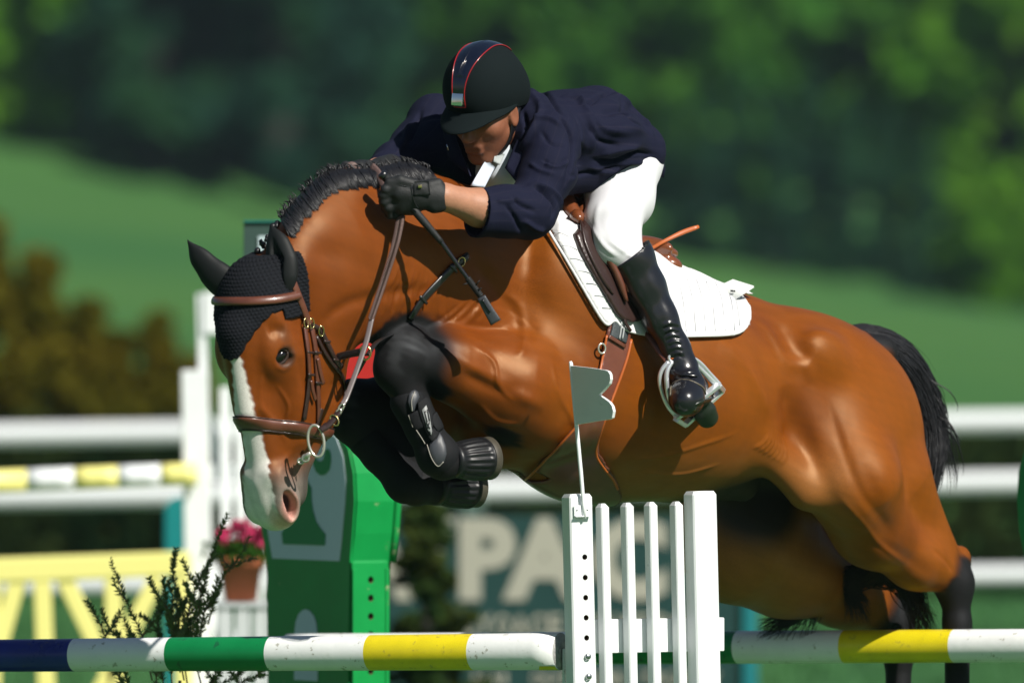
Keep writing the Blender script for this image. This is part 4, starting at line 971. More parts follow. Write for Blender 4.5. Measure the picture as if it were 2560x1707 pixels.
# face: mealy muzzle, blaze, pink snip
hm = ishead & (q > -330)
mz = smoothstep(235, 340, p + nzm * 12) * hm
col = blend(col, [.20, .175, .155], mz * .92)
col = blend(col, BLK * 2.2, smoothstep(-95, -130, q) * smoothstep(250, 320, p) * hm * .6)
cl = np.interp(p, [-120, 0, 100, 165, 250, 330, 400], [11, 11, 9, 4, 3, -3, -8])
hw = np.interp(p, [-60, -40, 0, 50, 100, 165, 250, 330, 390, 430], [0, 9, 12, 17, 22, 28, 35, 43, 50, 38])
bl = 1 - smoothstep(-3.5, 3.5, np.abs(l - cl) - hw - nzf * 7 - nzm * 3)
bl = bl * hm * (q > -75)
col = blend(col, [.74, .70, .66], bl)
snip = (1 - smoothstep(20, 48, np.linalg.norm(np.stack([(p - 385) * .8, q + 42, l - 34], 1), axis=1))) * hm
col = blend(col, [.72, .43, .36], snip)
for sd in (1, -1):                                                        # inside of nostril with its deep shade painted dark, rim, eye surrounds
    dn = np.linalg.norm(np.stack([(p - 364) / 40, (q + 38) / 24, (l - sd * 56) / 24], 1), axis=1)
    col = blend(col, [.50, .25, .21] if sd == 1 else [.05, .04, .04], (1 - smoothstep(.9, 1.25, dn)) * hm)
    dn2 = np.linalg.norm(np.stack([(p - 360) / 34, (q + 44) / 16, (l - sd * 40) / 16], 1), axis=1); col = blend(col, [.03, .015, .015], (1 - smoothstep(.7, 1.2, dn2)) * hm)
    de = np.linalg.norm(np.stack([(p - 4) / 34, (q + 60) / 30, (l - sd * 84) / 34], 1), axis=1)
    col = blend(col, [.045, .026, .018], (1 - smoothstep(.75, 1.15, de)) * hm * .8)
    dd = np.linalg.norm(np.stack([(p + 42) / 42, (q + 66) / 26, (l - sd * 78) / 30], 1), axis=1)
    col = blend(col, [.07, .028, .012], (1 - smoothstep(.6, 1.2, dd)) * hm * .6)
col = col * (1 + .10 * nzf[:, None] + .05 * nzm[:, None]); col = np.clip(col, .004, 1)
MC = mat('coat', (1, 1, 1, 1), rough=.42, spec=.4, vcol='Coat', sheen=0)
def coat_nodes(m):
    t = m.node_tree; b = t.nodes['Principled BSDF']; tc = [n for n in t.nodes if n.type == 'TEX_COORD'][0]
    vc = [n for n in t.nodes if n.type == 'VERTEX_COLOR'][0]
    mp = t.nodes.new('ShaderNodeMapping'); mp.inputs['Rotation'].default_value = (0, math.radians(-28), math.radians(40)); mp.inputs['Scale'].default_value = (40, 190, 190)
    t.links.new(tc.outputs['Object'], mp.inputs[0])
    n = t.nodes.new('ShaderNodeTexNoise'); n.inputs['Scale'].default_value = 5; n.inputs['Detail'].default_value = 5; n.inputs['Roughness'].default_value = .7
    t.links.new(mp.outputs[0], n.inputs['Vector'])
    n2 = t.nodes.new('ShaderNodeTexNoise'); n2.inputs['Scale'].default_value = 7; n2.inputs['Detail'].default_value = 4; t.links.new(tc.outputs['Object'], n2.inputs['Vector'])
    ad = t.nodes.new('ShaderNodeMath'); ad.operation = 'MULTIPLY_ADD'; ad.inputs[1].default_value = 2.2; t.links.new(n2.outputs['Fac'], ad.inputs[0]); t.links.new(n.outputs['Fac'], ad.inputs[2])
    bp = t.nodes.new('ShaderNodeBump'); bp.inputs['Strength'].default_value = .2; bp.inputs['Distance'].default_value = .003
    t.links.new(ad.outputs[0], bp.inputs['Height']); t.links.new(bp.outputs[0], b.inputs['Normal'])
    r = t.nodes.new('ShaderNodeMapRange'); r.inputs['From Min'].default_value = .25; r.inputs['From Max'].default_value = .75; r.inputs['To Min'].default_value = .60; r.inputs['To Max'].default_value = 1.38
    t.links.new(n.outputs['Fac'], r.inputs['Value'])
    mx = t.nodes.new('ShaderNodeMix'); mx.data_type = 'RGBA'; mx.blend_type = 'MULTIPLY'; mx.inputs['Factor'].default_value = 1
    t.links.new(vc.outputs[0], mx.inputs['A']); t.links.new(r.outputs[0], mx.inputs['B']); t.links.new(mx.outputs['Result'], b.inputs['Base Color'])
    sc_ = t.nodes.new('ShaderNodeSeparateColor'); t.links.new(vc.outputs[0], sc_.inputs[0]); mr = t.nodes.new('ShaderNodeMapRange'); mr.inputs['From Min'].default_value = .03; mr.inputs['From Max'].default_value = .15; t.links.new(sc_.outputs[0], mr.inputs['Value'])
    mt_ = t.nodes.new('ShaderNodeMix'); mt_.data_type = 'RGBA'; mt_.inputs['A'].default_value = (.55, .58, .62, 1); mt_.inputs['B'].default_value = (1, .70, .42, 1); t.links.new(mr.outputs[0], mt_.inputs['Factor']); t.links.new(mt_.outputs['Result'], b.inputs['Specular Tint'])
    bl_ = t.nodes.new('ShaderNodeMapRange'); bl_.inputs['From Min'].default_value = .01; bl_.inputs['From Max'].default_value = .08; bl_.inputs['To Min'].default_value = .26; bl_.inputs['To Max'].default_value = 0; t.links.new(sc_.outputs[0], bl_.inputs['Value']); BLK_ = bl_
    n3 = t.nodes.new('ShaderNodeTexNoise'); n3.inputs['Scale'].default_value = 6; n3.inputs['Detail'].default_value = 6; t.links.new(tc.outputs['Object'], n3.inputs['Vector'])
    a3 = t.nodes.new('ShaderNodeMath'); a3.operation = 'MULTIPLY_ADD'; a3.inputs[1].default_value = .6; t.links.new(n.outputs['Fac'], a3.inputs[0]); t.links.new(n3.outputs['Fac'], a3.inputs[2])
    rr = t.nodes.new('ShaderNodeMapRange'); rr.inputs['From Min'].default_value = .55; rr.inputs['From Max'].default_value = 1.05; rr.inputs['To Min'].default_value = .26; rr.inputs['To Max'].default_value = .62; t.links.new(a3.outputs[0], rr.inputs['Value']); ROU = rr
    ar = t.nodes.new('ShaderNodeMath'); ar.operation = 'ADD'; t.links.new(ROU.outputs[0], ar.inputs[0]); t.links.new(BLK_.outputs[0], ar.inputs[1]); t.links.new(ar.outputs[0], b.inputs['Roughness'])
coat_nodes(MC)
HORSE = empty('horse', 'bay show jumping horse with a white blaze, forelegs tucked, clearing the striped pole', 'horse', tuple(wpt(1697, 1200, 0)))
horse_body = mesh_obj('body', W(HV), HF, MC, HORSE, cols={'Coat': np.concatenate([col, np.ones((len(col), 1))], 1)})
MEYE = mat('horse_eye', (.005, .0035, .003, 1), rough=.08, spec=.6)
for sd in (1, -1):
    nl = nrm(HL * sd * .68 + HN * .62); e1 = nrm(HN * .9 + HA * .28 - nl * 0); e1 = nrm(e1 - nl * e1.dot(nl)); e2 = np.cross(nl, e1); ec = HD(4, -52, sd * 76)
    v, f = lathe([(.001, -1)] + [(math.sin(a), -math.cos(a)) for a in np.linspace(.1, 3.04, 16)] + [(.001, 1)], 24, (0, 0, 1)); v = np.array(v)
    v = ec + v[:, :1] * e1 * 24 + v[:, 1:2] * e2 * 16.5 + v[:, 2:] * nl * 15; mesh_obj('eye', W(v), f, MEYE, HORSE)
    for k in (1, -1):
        an = np.linspace(.05, math.pi - .05, 20) * k; P = np.array([ec + nl * (9 - 3 * abs(math.cos(a))) + e1 * 24.5 * math.cos(a) + e2 * 16 * math.sin(a) for a in an])
        v2, f2 = tube(P, np.interp(np.linspace(0, 1, 20), [0, .5, 1], [3, 5.5 if (P[10] - ec)[2] > 0 else 4, 3]), 8); mesh_obj('eyelid', W(np.array(v2)), f2, mat('eyelid', (.030, .015, .010, 1), rough=.5), HORSE)
# ================================================================== TACK, MANE, TAIL
ML_BR = mat('leather_brown', (.115, .036, .020, 1), rough=.34, spec=.6, coat=.25, noise=(30, .2, 0), bump=(220, .08))
ML_DK = mat('leather_dark', (.030, .014, .012, 1), rough=.38, spec=.5, coat=.15, bump=(220, .08))
ML_BK = mat('leather_black', (.012, .012, .013, 1), rough=.3, spec=.6, coat=.2, bump=(200, .06))
ML_TN = mat('leather_saddle', (.17, .048, .016, 1), rough=.28, spec=.6, coat=.35, noise=(16, .2, 0))
ML_OR = mat('leather_piping', (.42, .10, .02, 1), rough=.4)
MGD = mat('buckle_brass', (.75, .58, .26, 1), rough=.22, metal=1); MSV = mat('bit_steel', (.62, .60, .52, 1), rough=.25, metal=.7); MSI = mat('stirrup_steel', (.78, .80, .84, 1), rough=.28, metal=.65)
MYARN = mat('bonnet_yarn', (.008, .009, .012, 1), rough=.9, spec=.15); MEARC = mat('bonnet_lycra', (.007, .0085, .009, 1), rough=.6, spec=.25)
MCLOTH = mat('pad_white', (.66, .66, .67, 1), rough=.8, spec=.2, bump=(140, .25)); MRUB = mat('rubber_black', (.010, .0105, .012, 1), rough=.4, spec=.35); MNEO = mat('boot_neoprene', (.008, .0085, .010, 1), rough=.75, spec=.2, bump=(300, .2)); MNEOL = mat('boot_shell', (.035, .038, .046, 1), rough=.45)
MGRY = mat('braid_rein', (.115, .070, .062, 1), rough=.6, bump=(260, .5))
def box_of(pts, m): P = np.array(pts); return P.min(0) - m, P.max(0) + m
def cyc(V, F, name, m, parent, **k): return mesh_obj(name, W(V), F, m, parent, **k)
def shellobj(imp, region, off, h, box, name, m, parent, inner=None):
    V, F = shell(imp, region, off, h, box, inner); return cyc(V, F, name, m, parent)
def surf(imp, path, n, off):
    P0 = spline([(x, y, 0) for x, y in path], n); P, ok = imp.hit(P0[:, 0], P0[:, 1], off)
    if not ok.all() and ok.any():
        i = np.arange(n)
        for c in range(3): P[:, c] = np.interp(i, i[ok], P[ok, c])
    return P, (imp.surfgrad(P) if hasattr(imp, 'surfgrad') else imp.grad(P, cull=False))
def strap(imp, path, hw, off, th, name, m, parent, n=24):
    P, N = surf(imp, path, n, off); v, f = ribbon(P, N, hw, th); return cyc(np.array(v), f, name, m, parent)
def piping(imp, path, r, off, name, m, parent, n=40):
    P, N = surf(imp, path, n, off); v, f = tube(P, r, 8); return cyc(np.array(v), f, name, m, parent)
# head-only field (faster than the whole animal)
HI = Imp(); HI.p = [q_ for q_ in B.p if (q_[1][1] < -760)]
BRIDLE = HORSE
hb = box_of([HD(-330, -330, -150), HD(0, 60, 150)], 10)
def r_bonnet(G):
    p, q, l = (G - HO) @ HA, (G - HO) @ HN, (G - HO) @ HL
    a = np.abs(l); e = np.interp(a, [0, 14, 26, 40, 55, 70, 82, 95, 130], [-8, -10, -16, -40, -66, -88, -100, -108, -108]) + 2.2 * np.sin(a * .42)
    top = -(p + 330); back = -(q + 200 - .25 * (p + 100))
    e2 = np.where(q < -60, -60 - (q + 60) * .9, e); e = np.where(q < -70, np.minimum(e + 26, -70), e)
    return np.maximum(np.maximum(p - e, -(q + 150)), -(p + 232))
def o_bonnet(G):
    p, q, l = (G - HO) @ HA, (G - HO) @ HN, (G - HO) @ HL
    r_ = np.floor(p / 8.2); return 6.5 + 2.6 * np.abs(np.sin(p * .383)) * np.abs(np.sin((l + (r_ % 2) * 5 - q * .4) * .314)) 
shellobj(HI, r_bonnet, o_bonnet, 2.2, (HO + [-190, -170, -50], HO + [290, 220, 260]), 'ear_bonnet', MYARN, BRIDLE, 0.5)
bonnet = bpy.data.objects['ear_bonnet']
def ear(pts, rs, flatdir, ff, name, conc):
    E = Imp(); E.M = 30; E.chain(pts, rs, 22, flat=(flatdir, ff))
    if conc is not None: E.chain([np.array(a) + conc[0] for a in conc[1]], conc[2], 8, 's')
    for k_ in range(4):
        a = np.array(pts[0]) * (1 - k_ * .2) + np.array(pts[1]) * k_ * .2 + np.array(flatdir) * 6; E.cap(a + [-28, 0, -4 * k_], a + [24, -6, 8 - 3 * k_], 2.4, 2, 8)
    V, F = build_imp(E, 3); return cyc(V, F, name, MEARC, bonnet)
dv = nrm([-.5, -.85, 0])
ear([pt(699, 728, -985), pt(703, 690, -988), pt(704, 650, -985), pt(694, 610, -980), pt(677, 564, -970)], [27, 33, 30, 19, 3], dv, .55, 'ear_cover', (dv * 20, [pt(703, 712, -985), pt(703, 650, -985), pt(690, 598, -975)], [17, 15, 4]))
ear([pt(592, 728, -945), pt(560, 706, -940), pt(530, 680, -935), pt(500, 645, -930), pt(469, 601, -925)], [30, 31, 25, 17, 3], dv, .6, 'ear_cover', None)
def r_brow(G):
    p, q, l = (G - HO) @ HA, (G - HO) @ HN, (G - HO) @ HL
    return np.maximum(np.abs(p + 143 - .0009 * l * l) - 9.5, -(q + 118))
def rnd(base, amp, cen, hw, coef=None): return lambda G: base + amp * np.sqrt(np.clip(1 - (((G - HO) @ HA - cen(G)) / hw) ** 2, 0, 1))
shellobj(HI, r_brow, rnd(10.5, 6, lambda G: -143 + .0009 * ((G - HO) @ HL) ** 2, 9.5), 2.0, (HO + [-140, -110, 70], HO + [280, 180, 210]), 'browband', ML_BR, BRIDLE, 5)
def cen_nose(G): q = (G - HO) @ HN; return 160 - .36 * (q + 10)
shellobj(HI, lambda G: np.abs((G - HO) @ HA - cen_nose(G)) - 14, rnd(3, 6, cen_nose, 14), 2.2, (HO + [-90, -120, -290], HO + [260, 260, -90]), 'noseband', ML_BR, BRIDLE, -2)
for dd, nm in ((-15, 'noseband_edge'), (15, 'noseband_edge')):
    shellobj(HI, lambda G: np.abs((G - HO) @ HA - cen_nose(G) - dd) - 2.2, 5.5, 2.0, (HO + [-90, -120, -290], HO + [260, 260, -90]), nm, ML_DK, BRIDLE, -2)
for pth, hw, off, m_ in [([(727, 705), (744, 750), (757, 785), (767, 812)], 9, 9, ML_BR), ([(759, 815), (767, 880), (769, 950), (764, 1000), (757, 1048)], 6.5, 3, ML_DK), ([(757, 818), (764, 880), (768, 940)], 6, 6, ML_BR),
                     ([(776, 815), (786, 880), (790, 950), (793, 1016), (793, 1085)], 7.5, 3, ML_BR), ([(771, 950), (775, 975), (781, 998)], 5.5, 7, ML_BR), ([(787, 895), (792, 925), (800, 957)], 6, 8, ML_BR),
                     ([(762, 805), (776, 812), (798, 824), (812, 852), (835, 898), (850, 915)], 6, 5, ML_DK), ([(788, 840), (806, 875), (828, 908), (850, 935), (858, 965), (857, 990)], 4.5, 3, ML_DK),
                     ([(800, 1020), (790, 1060), (786, 1085)], 6, 4, ML_DK)]:
    strap(B, pth, hw, off, 4, 'bridle_strap', m_, BRIDLE, 22)
for (x, y) in ((769, 880), (788, 880), (771, 935), (790, 955), (812, 852), (835, 897)):
    P, N = surf(B, [(x - 8, y), (x, y + 1), (x + 8, y + 1)], 6, 7); v, f = ribbon(P, N, 3, 4); cyc(np.array(v), f, 'keeper', ML_DK, BRIDLE)
def ring(c, r1, r2, ang, tr, m_, name, parent, normal=None, arc=(0, 2 * math.pi), n=28):
    "oval ring centred at c (units), semi-axes along a tilted frame facing roughly the camera"
    nn = nrm(normal if normal is not None else [-.3, -.95, 0]); u = nrm(np.cross([0, 0, 1.], nn)); v_ = np.cross(nn, u); ca, sa = math.cos(ang), math.sin(ang)
    e1 = u * ca + v_ * sa; e2 = -u * sa + v_ * ca; full = abs(arc[1] - arc[0] - 2 * math.pi) < .01
    t = np.linspace(arc[0], arc[1], n + 1); P = np.array([np.array(c) + e1 * r1 * math.cos(a) + e2 * r2 * math.sin(a) for a in t]); vv, ff = tube(P, tr, 8, caps=not full); return cyc(np.array(vv), ff, name, m_, parent)
for x, y in ((756, 808), (771, 808), (797, 826)):
    P, N = surf(B, [(x, y), (x, y + 4)], 2, 12); ring(P[0], 7, 12, .1, 1.7, MGD, 'buckle', BRIDLE, N[0])
# bit
cb = pt(790, 1102, -1010)
ring(cb, 19, 38, .15, 3.6, MSV, 'bit_ring', BRIDLE, [-.15, -.98, 0], n=40)
v, f = tube([pt(776, 1132, -1012), pt(768, 1138, -1006), pt(760, 1148, -998), pt(748, 1153, -990)], [4.5, 7, 5, 6], 10); cyc(np.array(v), f, 'bit_mouthpiece', MSV, BRIDLE)
ring(pt(764, 1145, -1003), 8, 8, 0, 3, MSV, 'bit_link', BRIDLE); ring(pt(752, 1152, -996), 7, 6, 0, 3, MSV, 'bit_link', BRIDLE)
# reins
def freestrap(pts, hw, th, name, m_, parent, n=30, nrm_=(-.35, -.93, .1)):
    P = spline(pts, n); v, f = ribbon(P, np.tile(nrm(nrm_), (n, 1)), hw, th); return cyc(np.array(v), f, name, m_, parent)
rein = freestrap([pt(801, 1075, -1015), pt(822, 1062, -1012), pt(846, 1032, -1005), pt(858, 1010, -1000)], 8, 5, 'rein', ML_DK, BRIDLE)
ring(pt(836, 1050, -1014), 9, 14, .6, 2, MGD, 'buckle', BRIDLE)
for q_ in ((812, 1066), (846, 1031), (853, 1018)):
    ring(pt(q_[0], q_[1], -1008), 9, 5, .9, 2.4, MSV if q_[0] > 840 else ML_BK, 'keeper', BRIDLE)
freestrap([pt(856, 1012, -1000), pt(870, 985, -985), pt(912, 868, -940), pt(930, 795, -915)], [6.5] * 30, 4, 'rein', mat('rein_plain', (.16, .13, .13, 1), rough=.3, coat=.3), BRIDLE)
freestrap([pt(929, 798, -915), pt(958, 712, -890), pt(990, 610, -865), pt(1004, 540, -850)], np.linspace(6.5, 10, 34), 5, 'braided_rein', MGRY, BRIDLE, 34)
P = spline([pt(929, 798, -915), pt(958, 712, -890), pt(990, 610, -865), pt(1004, 540, -850)], 60)
V = []; F = []
for i in range(58):
    d_ = nrm(P[i + 1] - P[i]); sd_ = nrm(np.cross(d_, [-.35, -.93, .1])); wv = 7 + 3 * i / 58
    for sg in (1, -1):
        a = P[i] + np.array([-.35, -.93, .1]) * 6 - sd_ * 0; b_ = a + sd_ * sg * wv + d_ * 5; v, f = tube([a - d_ * 3, b_], [2.2, 1.6], 5); V, F = join_vf((V, F), (v, f))
o = cyc(np.array(V), F, 'rein_braiding', MGRY, bpy.data.objects['braided_rein'])
# loop of the rein over the crest, between the hands
freestrap([pt(860, 452, -760), pt(868, 425, -770), pt(880, 415, -770), pt(893, 428, -765)], 10, 5, 'braided_rein', MGRY, BRIDLE, 18, (-.2, -.9, .3))
freestrap([pt(930, 416, -740), pt(945, 432, -760), pt(952, 450, -790), pt(966, 474, -820)], 9, 5, 'braided_rein', MGRY, BRIDLE, 18)
# martingale
ring(pt(913, 881, -925), 14, 17, 0, 2.6, MGD, 'martingale_ring', BRIDLE)
freestrap([pt(842, 893, -880), pt(870, 886, -900), pt(902, 880, -922)], 9, 5, 'martingale_strap', ML_BK, BRIDLE)
freestrap([pt(914, 896, -920), pt(895, 930, -890), pt(872, 960, -820), pt(860, 970, -780)], 5, 4, 'martingale_strap', ML_BK, BRIDLE)
freestrap([pt(918, 890, -920), pt(945, 855, -860), pt(1000, 830, -700), pt(1060, 800, -620)], 6, 4, 'martingale_strap', ML_BK, BRIDLE)
strap(B, [(1168, 640), (1131, 668), (1090, 710), (1058, 744), (1038, 772), (1023, 797)], 9.5, 3, 5, 'breastplate_strap', ML_BK, BRIDLE, 30)
for x, y in ((1128, 672), (1053, 748)):
    P, N = surf(B, [(x - 9, y - 9), (x + 9, y + 9)], 6, 7); v, f = ribbon(P, N, 3.5, 4); cyc(np.array(v), f, 'keeper', ML_BK, BRIDLE)
P, N = surf(B, [(1147, 655), (1148, 656)], 2, 10); ring(P[0], 10, 12, -.8, 2, MGD, 'buckle', BRIDLE, N[0])
# ------------------------------------------------------------------ saddle pad, girth, saddle
def sz_poly(path, top=None, bot=None):
    P, ok = B.hit(np.array([a for a, b in path], float), np.array([b for a, b in path], float)); s_, l_ = to_sl(P); pass; q_ = [(a, b) for a, b in zip(s_, P[:, 2])]
    return q_
tb = (np.array([-60., -660, -450]), np.array([640., 420, 380]))
def slab(path_front, extra, off0, off1, h, name, m_, box=tb, parent=None, fluff=0, add=None, inner_l=None):
    pf_ = spline([(a, b, 0) for a, b in path_front], len(path_front) * 2)[:, :2]; poly = sz_poly([tuple(q_) for q_ in pf_]) + extra
    def reg(G): s_, l_ = to_sl(G); return poly_sd(s_, G[..., 2], poly)
    off = (lambda G: off1 + fluff * vnoise(G, .09, 4)) if fluff else off1
    V, F = shell(B, reg, off, h, box, off0); return cyc(V, F, name, m_, parent or HORSE)
sF = to_sl(B.hit(np.array([1352.]), np.array([560.]))[0])[0][0]
pad = slab([(1352, 548), (1385, 605), (1432, 685), (1478, 765), (1500, 800), (1514, 812), (1530, 800), (1560, 826), (1640, 842), (1745, 843), (1815, 841), (1846, 832), (1862, 812), (1865, 785), (1853, 755), (1822, 730)],
           [(-190, 118), (-185, 400), (sF + 20, 500), (sF + 10, 330)], -3, 15, 5.0, 'saddle_pad', MCLOTH, fluff=1.2, box=(np.array([-60., -660, -120]), np.array([680., 400, 420])))
bind = [(1358, 556), (1383, 603), (1432, 688), (1478, 768), (1498, 800), (1512, 812), (1530, 803), (1560, 828), (1640, 843), (1745, 844), (1815, 842), (1846, 833), (1862, 812), (1865, 785), (1853, 757), (1822, 732), (1780, 706), (1720, 684)]
piping(B, bind, 3.6, 13, 'binding', MCLOTH, pad, 90)
MQ = mat('pad_stitch', (.45, .46, .49, 1), rough=.9)
for k_ in range(9):
    x0 = 1668 + k_ * 24; piping(B, [(x0 - 8, 700 + k_ * 4), (x0 + 6, 760), (x0 + 14, 834)] if x0 < 1830 else [(x0 - 6, 760), (x0, 800), (x0 + 2, 822)], .9, 16.4, 'quilting', MQ, pad, 14)
for k_ in range(7):
    y0 = 590 + k_ * 30; x0 = 1378 + k_ * 19; piping(B, [(x0 + 4, y0), (x0 + 20, y0 + 2), (x0 + 38, y0 + 10)], .9, 16.4, 'quilting', MQ, pad, 8)
# tag on the back of the pad
tg = [pt(1782, 738, -20), pt(1803, 716, -40), pt(1830, 700, -30), pt(1886, 718, -10), pt(1850, 744, -30), pt(1815, 745, -45)]
P1 = spline([pt(1782, 738, -20), pt(1805, 715, -35), pt(1832, 701, -20)], 8); P2 = spline([pt(1840, 748, -60), pt(1860, 735, -50), pt(1886, 718, -20)], 8)
V = np.concatenate([P1, P2, P1 + [0, 4, 3], P2 + [0, 4, 3]]); F = [[i, i + 1, 8 + i + 1, 8 + i] for i in range(7)] + [[16 + i, 24 + i, 24 + i + 1, 16 + i + 1] for i in range(7)]
cyc(V, F, 'pad_tag', mat('tag_cloth', (.55, .57, .56, 1), rough=.7), pad)
v, f = tube([pt(1826, 727, -52), pt(1838, 728, -52)], [2.5, 2.5], 6); cyc(np.array(v), f, 'tag_print', ML_BK, pad)
girth = slab([(1520, 800), (1512, 835), (1502, 890), (1483, 965), (1452, 1040), (1402, 1100), (1345, 1158), (1318, 1195)],
             [(560, -480), (120, -480)] + sz_poly([(1545, 1235), (1538, 1205), (1507, 1162), (1489, 1128), (1492, 1085), (1518, 1010), (1545, 945), (1568, 880), (1575, 810)]), 0, 9, 5.2, 'girth', ML_DK, box=(np.array([-120., -660, -520]), np.array([420., 320, 120])))
girth.data.materials[0] = mat('girth_leather', (.15, .046, .028, 1), rough=.33, spec=.6, coat=.2, noise=(14, .3, 0))
piping(B, [(1512, 838), (1502, 890), (1483, 965), (1452, 1040), (1402, 1100), (1345, 1158), (1318, 1192)], 3.2, 9, 'piping', ML_OR, girth)
piping(B, [(1572, 850), (1562, 895), (1543, 950), (1518, 1010), (1494, 1080), (1489, 1128), (1507, 1162), (1530, 1192), (1541, 1215)], 3.6, 9, 'piping', ML_OR, girth)
MELA = mat('girth_elastic', (.045, .055, .060, 1), rough=.5, bump=(200, .3))
strap(B, [(1545, 802), (1543, 828), (1538, 850)], 27, 9, 5, 'girth_elastic', MELA, girth, 12)
for x in (1541, 1548): strap(B, [(x + 2, 803), (x, 828), (x - 3, 848)], 2, 15, 3, 'buckle_guard', mat('strap_grey', (.35, .37, .37, 1), rough=.35), girth, 8)
strap(B, [(1536, 850), (1533, 858)], 29, 12, 3, 'stitching_band', ML_BR, girth, 5)
P, N = surf(B, [(1497, 871), (1498, 872)], 2, 14); ring(P[0], 10, 12, 0, 2.6, MSV, 'girth_ring', girth, N[0])
# saddle
Sd = Imp(); Sd.M = 40
Sd.chain([H(365, 0, 548), H(300, 0, 600), H(225, 0, 650), H(160, 0, 640)], [48, 60, 60, 42], 40, flat=(LAT, 1.5))
Sd.ell(H(128, 0, 622), (28, 112, 32), rot(-20), 30)
Sd.ell(H(112, 66, 662), (40, 52, 26), rot(15), 12); Sd.ell(H(112, -66, 662), (40, 52, 26), rot(15), 12)
Sd.ell(H(350, 0, 520), (45, 75, 40), rot(25), 30)
V, F = build_imp(Sd, 5); SADDLE = cyc(V, F, 'saddle', ML_TN, None)
SADDLE.parent = HORSE; SADDLE.matrix_parent_inverse = world_of(HORSE).inverted()
flp = slab([(1383, 500), (1405, 560), (1435, 628), (1470, 690), (1505, 748), (1535, 795), (1575, 805), (1612, 780), (1640, 720)], [(300, 100), (265, 200), (290, 320), (340, 420)], 8, 27, 5.2, 'saddle_flap', ML_DK, parent=SADDLE, box=(np.array([-60., -660, -150]), np.array([560., 420, 420])))
for pth, r_, off, m_ in [([(1398, 505), (1412, 545), (1435, 575)], 20, 30, ML_TN), ([(1420, 492), (1436, 530), (1438, 572)], 16, 32, ML_TN), ([(1432, 484), (1452, 500), (1456, 560), (1478, 630), (1512, 690), (1540, 760)], 10, 36, ML_BR), ([(1455, 492), (1470, 520), (1474, 570), (1500, 640), (1528, 700), (1540, 740)], 8, 40, ML_BR), ([(1436, 575), (1448, 625), (1480, 690), (1512, 740)], 5, 30, ML_DK)]:
    piping(B, pth, np.array([r_ * min(1, .45 + 1.6 * math.sin(math.pi * i / 39)) for i in range(40)]), off, 'knee_roll' if r_ > 8 else 'flap_edge', m_, SADDLE)
piping(B, [(1535, 748), (1548, 790), (1560, 800)], 5, 20, 'flap_edge', ML_BR, SADDLE, 12)
for i, (y0, y1, d_) in enumerate(((620, 632, -70), (648, 652, -66), (668, 676, -60))):
    v, f = tube(spline([pt(1610, y0 - 4, d_), pt(1650, y0, d_ - 20), pt(1682, y1, d_ + 5), pt(1688, y1 + 6, d_ + 60)], 14), [5, 9, 10, 11, 12, 12, 12, 12, 11, 11, 10, 9, 8, 5], 10); cyc(np.array(v), f, 'cantle_layer', ML_TN if i != 1 else ML_BR, SADDLE)
freestrap([pt(1625, 624, -170), pt(1660, 604, -165), pt(1705, 582, -150), pt(1747, 567, -140)], [4, 4, 4.5, 4.5, 5, 5, 5.5, 6, 6, 6, 5.5, 4], 4, 'strap_end', ML_OR, SADDLE, 12)
strap(B, [(1565, 765), (1545, 800), (1560, 830)], 4, 22, 4, 'billet', ML_DK, SADDLE, 10)
# stirrup
freestrap([pt(1560, 745, -330), pt(1600, 800, -385), pt(1640, 858, -430), pt(1674, 904, -455)], 13, 5, 'stirrup_leather', ML_BR, SADDLE, 20, (.25, -.95, .1))
freestrap([pt(1573, 745, -336), pt(1612, 800, -392), pt(1652, 858, -438), pt(1682, 900, -462)], 4.5, 6, 'stirrup_leather', ML_OR, SADDLE, 20, (.25, -.95, .1))
st_ = []
def tb_(pts, r_, name='stirrup_arm', m_=MSI, flat=1.0, n=26):
    P = spline(pts, n); v, f = tube(P, np.interp(np.linspace(0, 1, n), np.linspace(0, 1, len(r_)), r_), 10, flat); return cyc(np.array(v), f, name, m_, iron)
iron = ring(pt(1690, 898, -462), 18, 10, -.3, 4, MSI, 'stirrup', SADDLE, [.1, -1, 0])
tb_([pt(1672, 905, -460), pt(1655, 925, -462), pt(1649, 950, -460), pt(1656, 985, -450), pt(1672, 1018, -440), pt(1694, 1040, -430)], [7, 6, 5.5, 5, 6, 8])
tb_([pt(1680, 905, -466), pt(1668, 928, -470), pt(1667, 960, -468), pt(1672, 995, -456), pt(1690, 1030, -440)], [5, 6, 6, 5, 5])
tb_([pt(1684, 906, -462), pt(1705, 902, -458), pt(1732, 906, -440), pt(1758, 930, -410), pt(1790, 962, -375)], [5, 5, 5, 6, 8])
tb_([pt(1700, 892, -456), pt(1722, 892, -448), pt(1748, 905, -425), pt(1775, 935, -395), pt(1797, 962, -370)], [5, 5, 5, 5.5, 8])
def bar3(a, b, wd, th, name, m_, parent, up):
    a = np.array(a); b = np.array(b); d_ = nrm(b - a); u_ = nrm(np.array(up) - d_ * np.dot(up, d_)); s2 = np.cross(d_, u_); L_ = np.linalg.norm(b - a) / 2
    v, f = box_vf((0, 0, 0), L_, wd, th, None, min(wd, th) * .35); M_ = np.stack([d_, s2, u_], 1); return cyc(np.array(v) @ M_.T + (a + b) / 2, f, name, m_, parent, smooth=False)
bar3(pt(1688, 1046, -445), pt(1796, 962, -385), 8, 5, 'tread_bar', MSI, iron, (.5, 0, .86)); bar3(pt(1712, 1062, -395), pt(1806, 975, -340), 8, 5, 'tread_bar', MSI, iron, (.5, 0, .86))
bar3(pt(1690, 1048, -446), pt(1712, 1062, -394), 8, 6, 'tread_bar', MSI, iron, (.5, 0, .86)); bar3(pt(1796, 963, -386), pt(1806, 975, -340), 8, 6, 'tread_bar', MSI, iron, (.5, 0, .86))
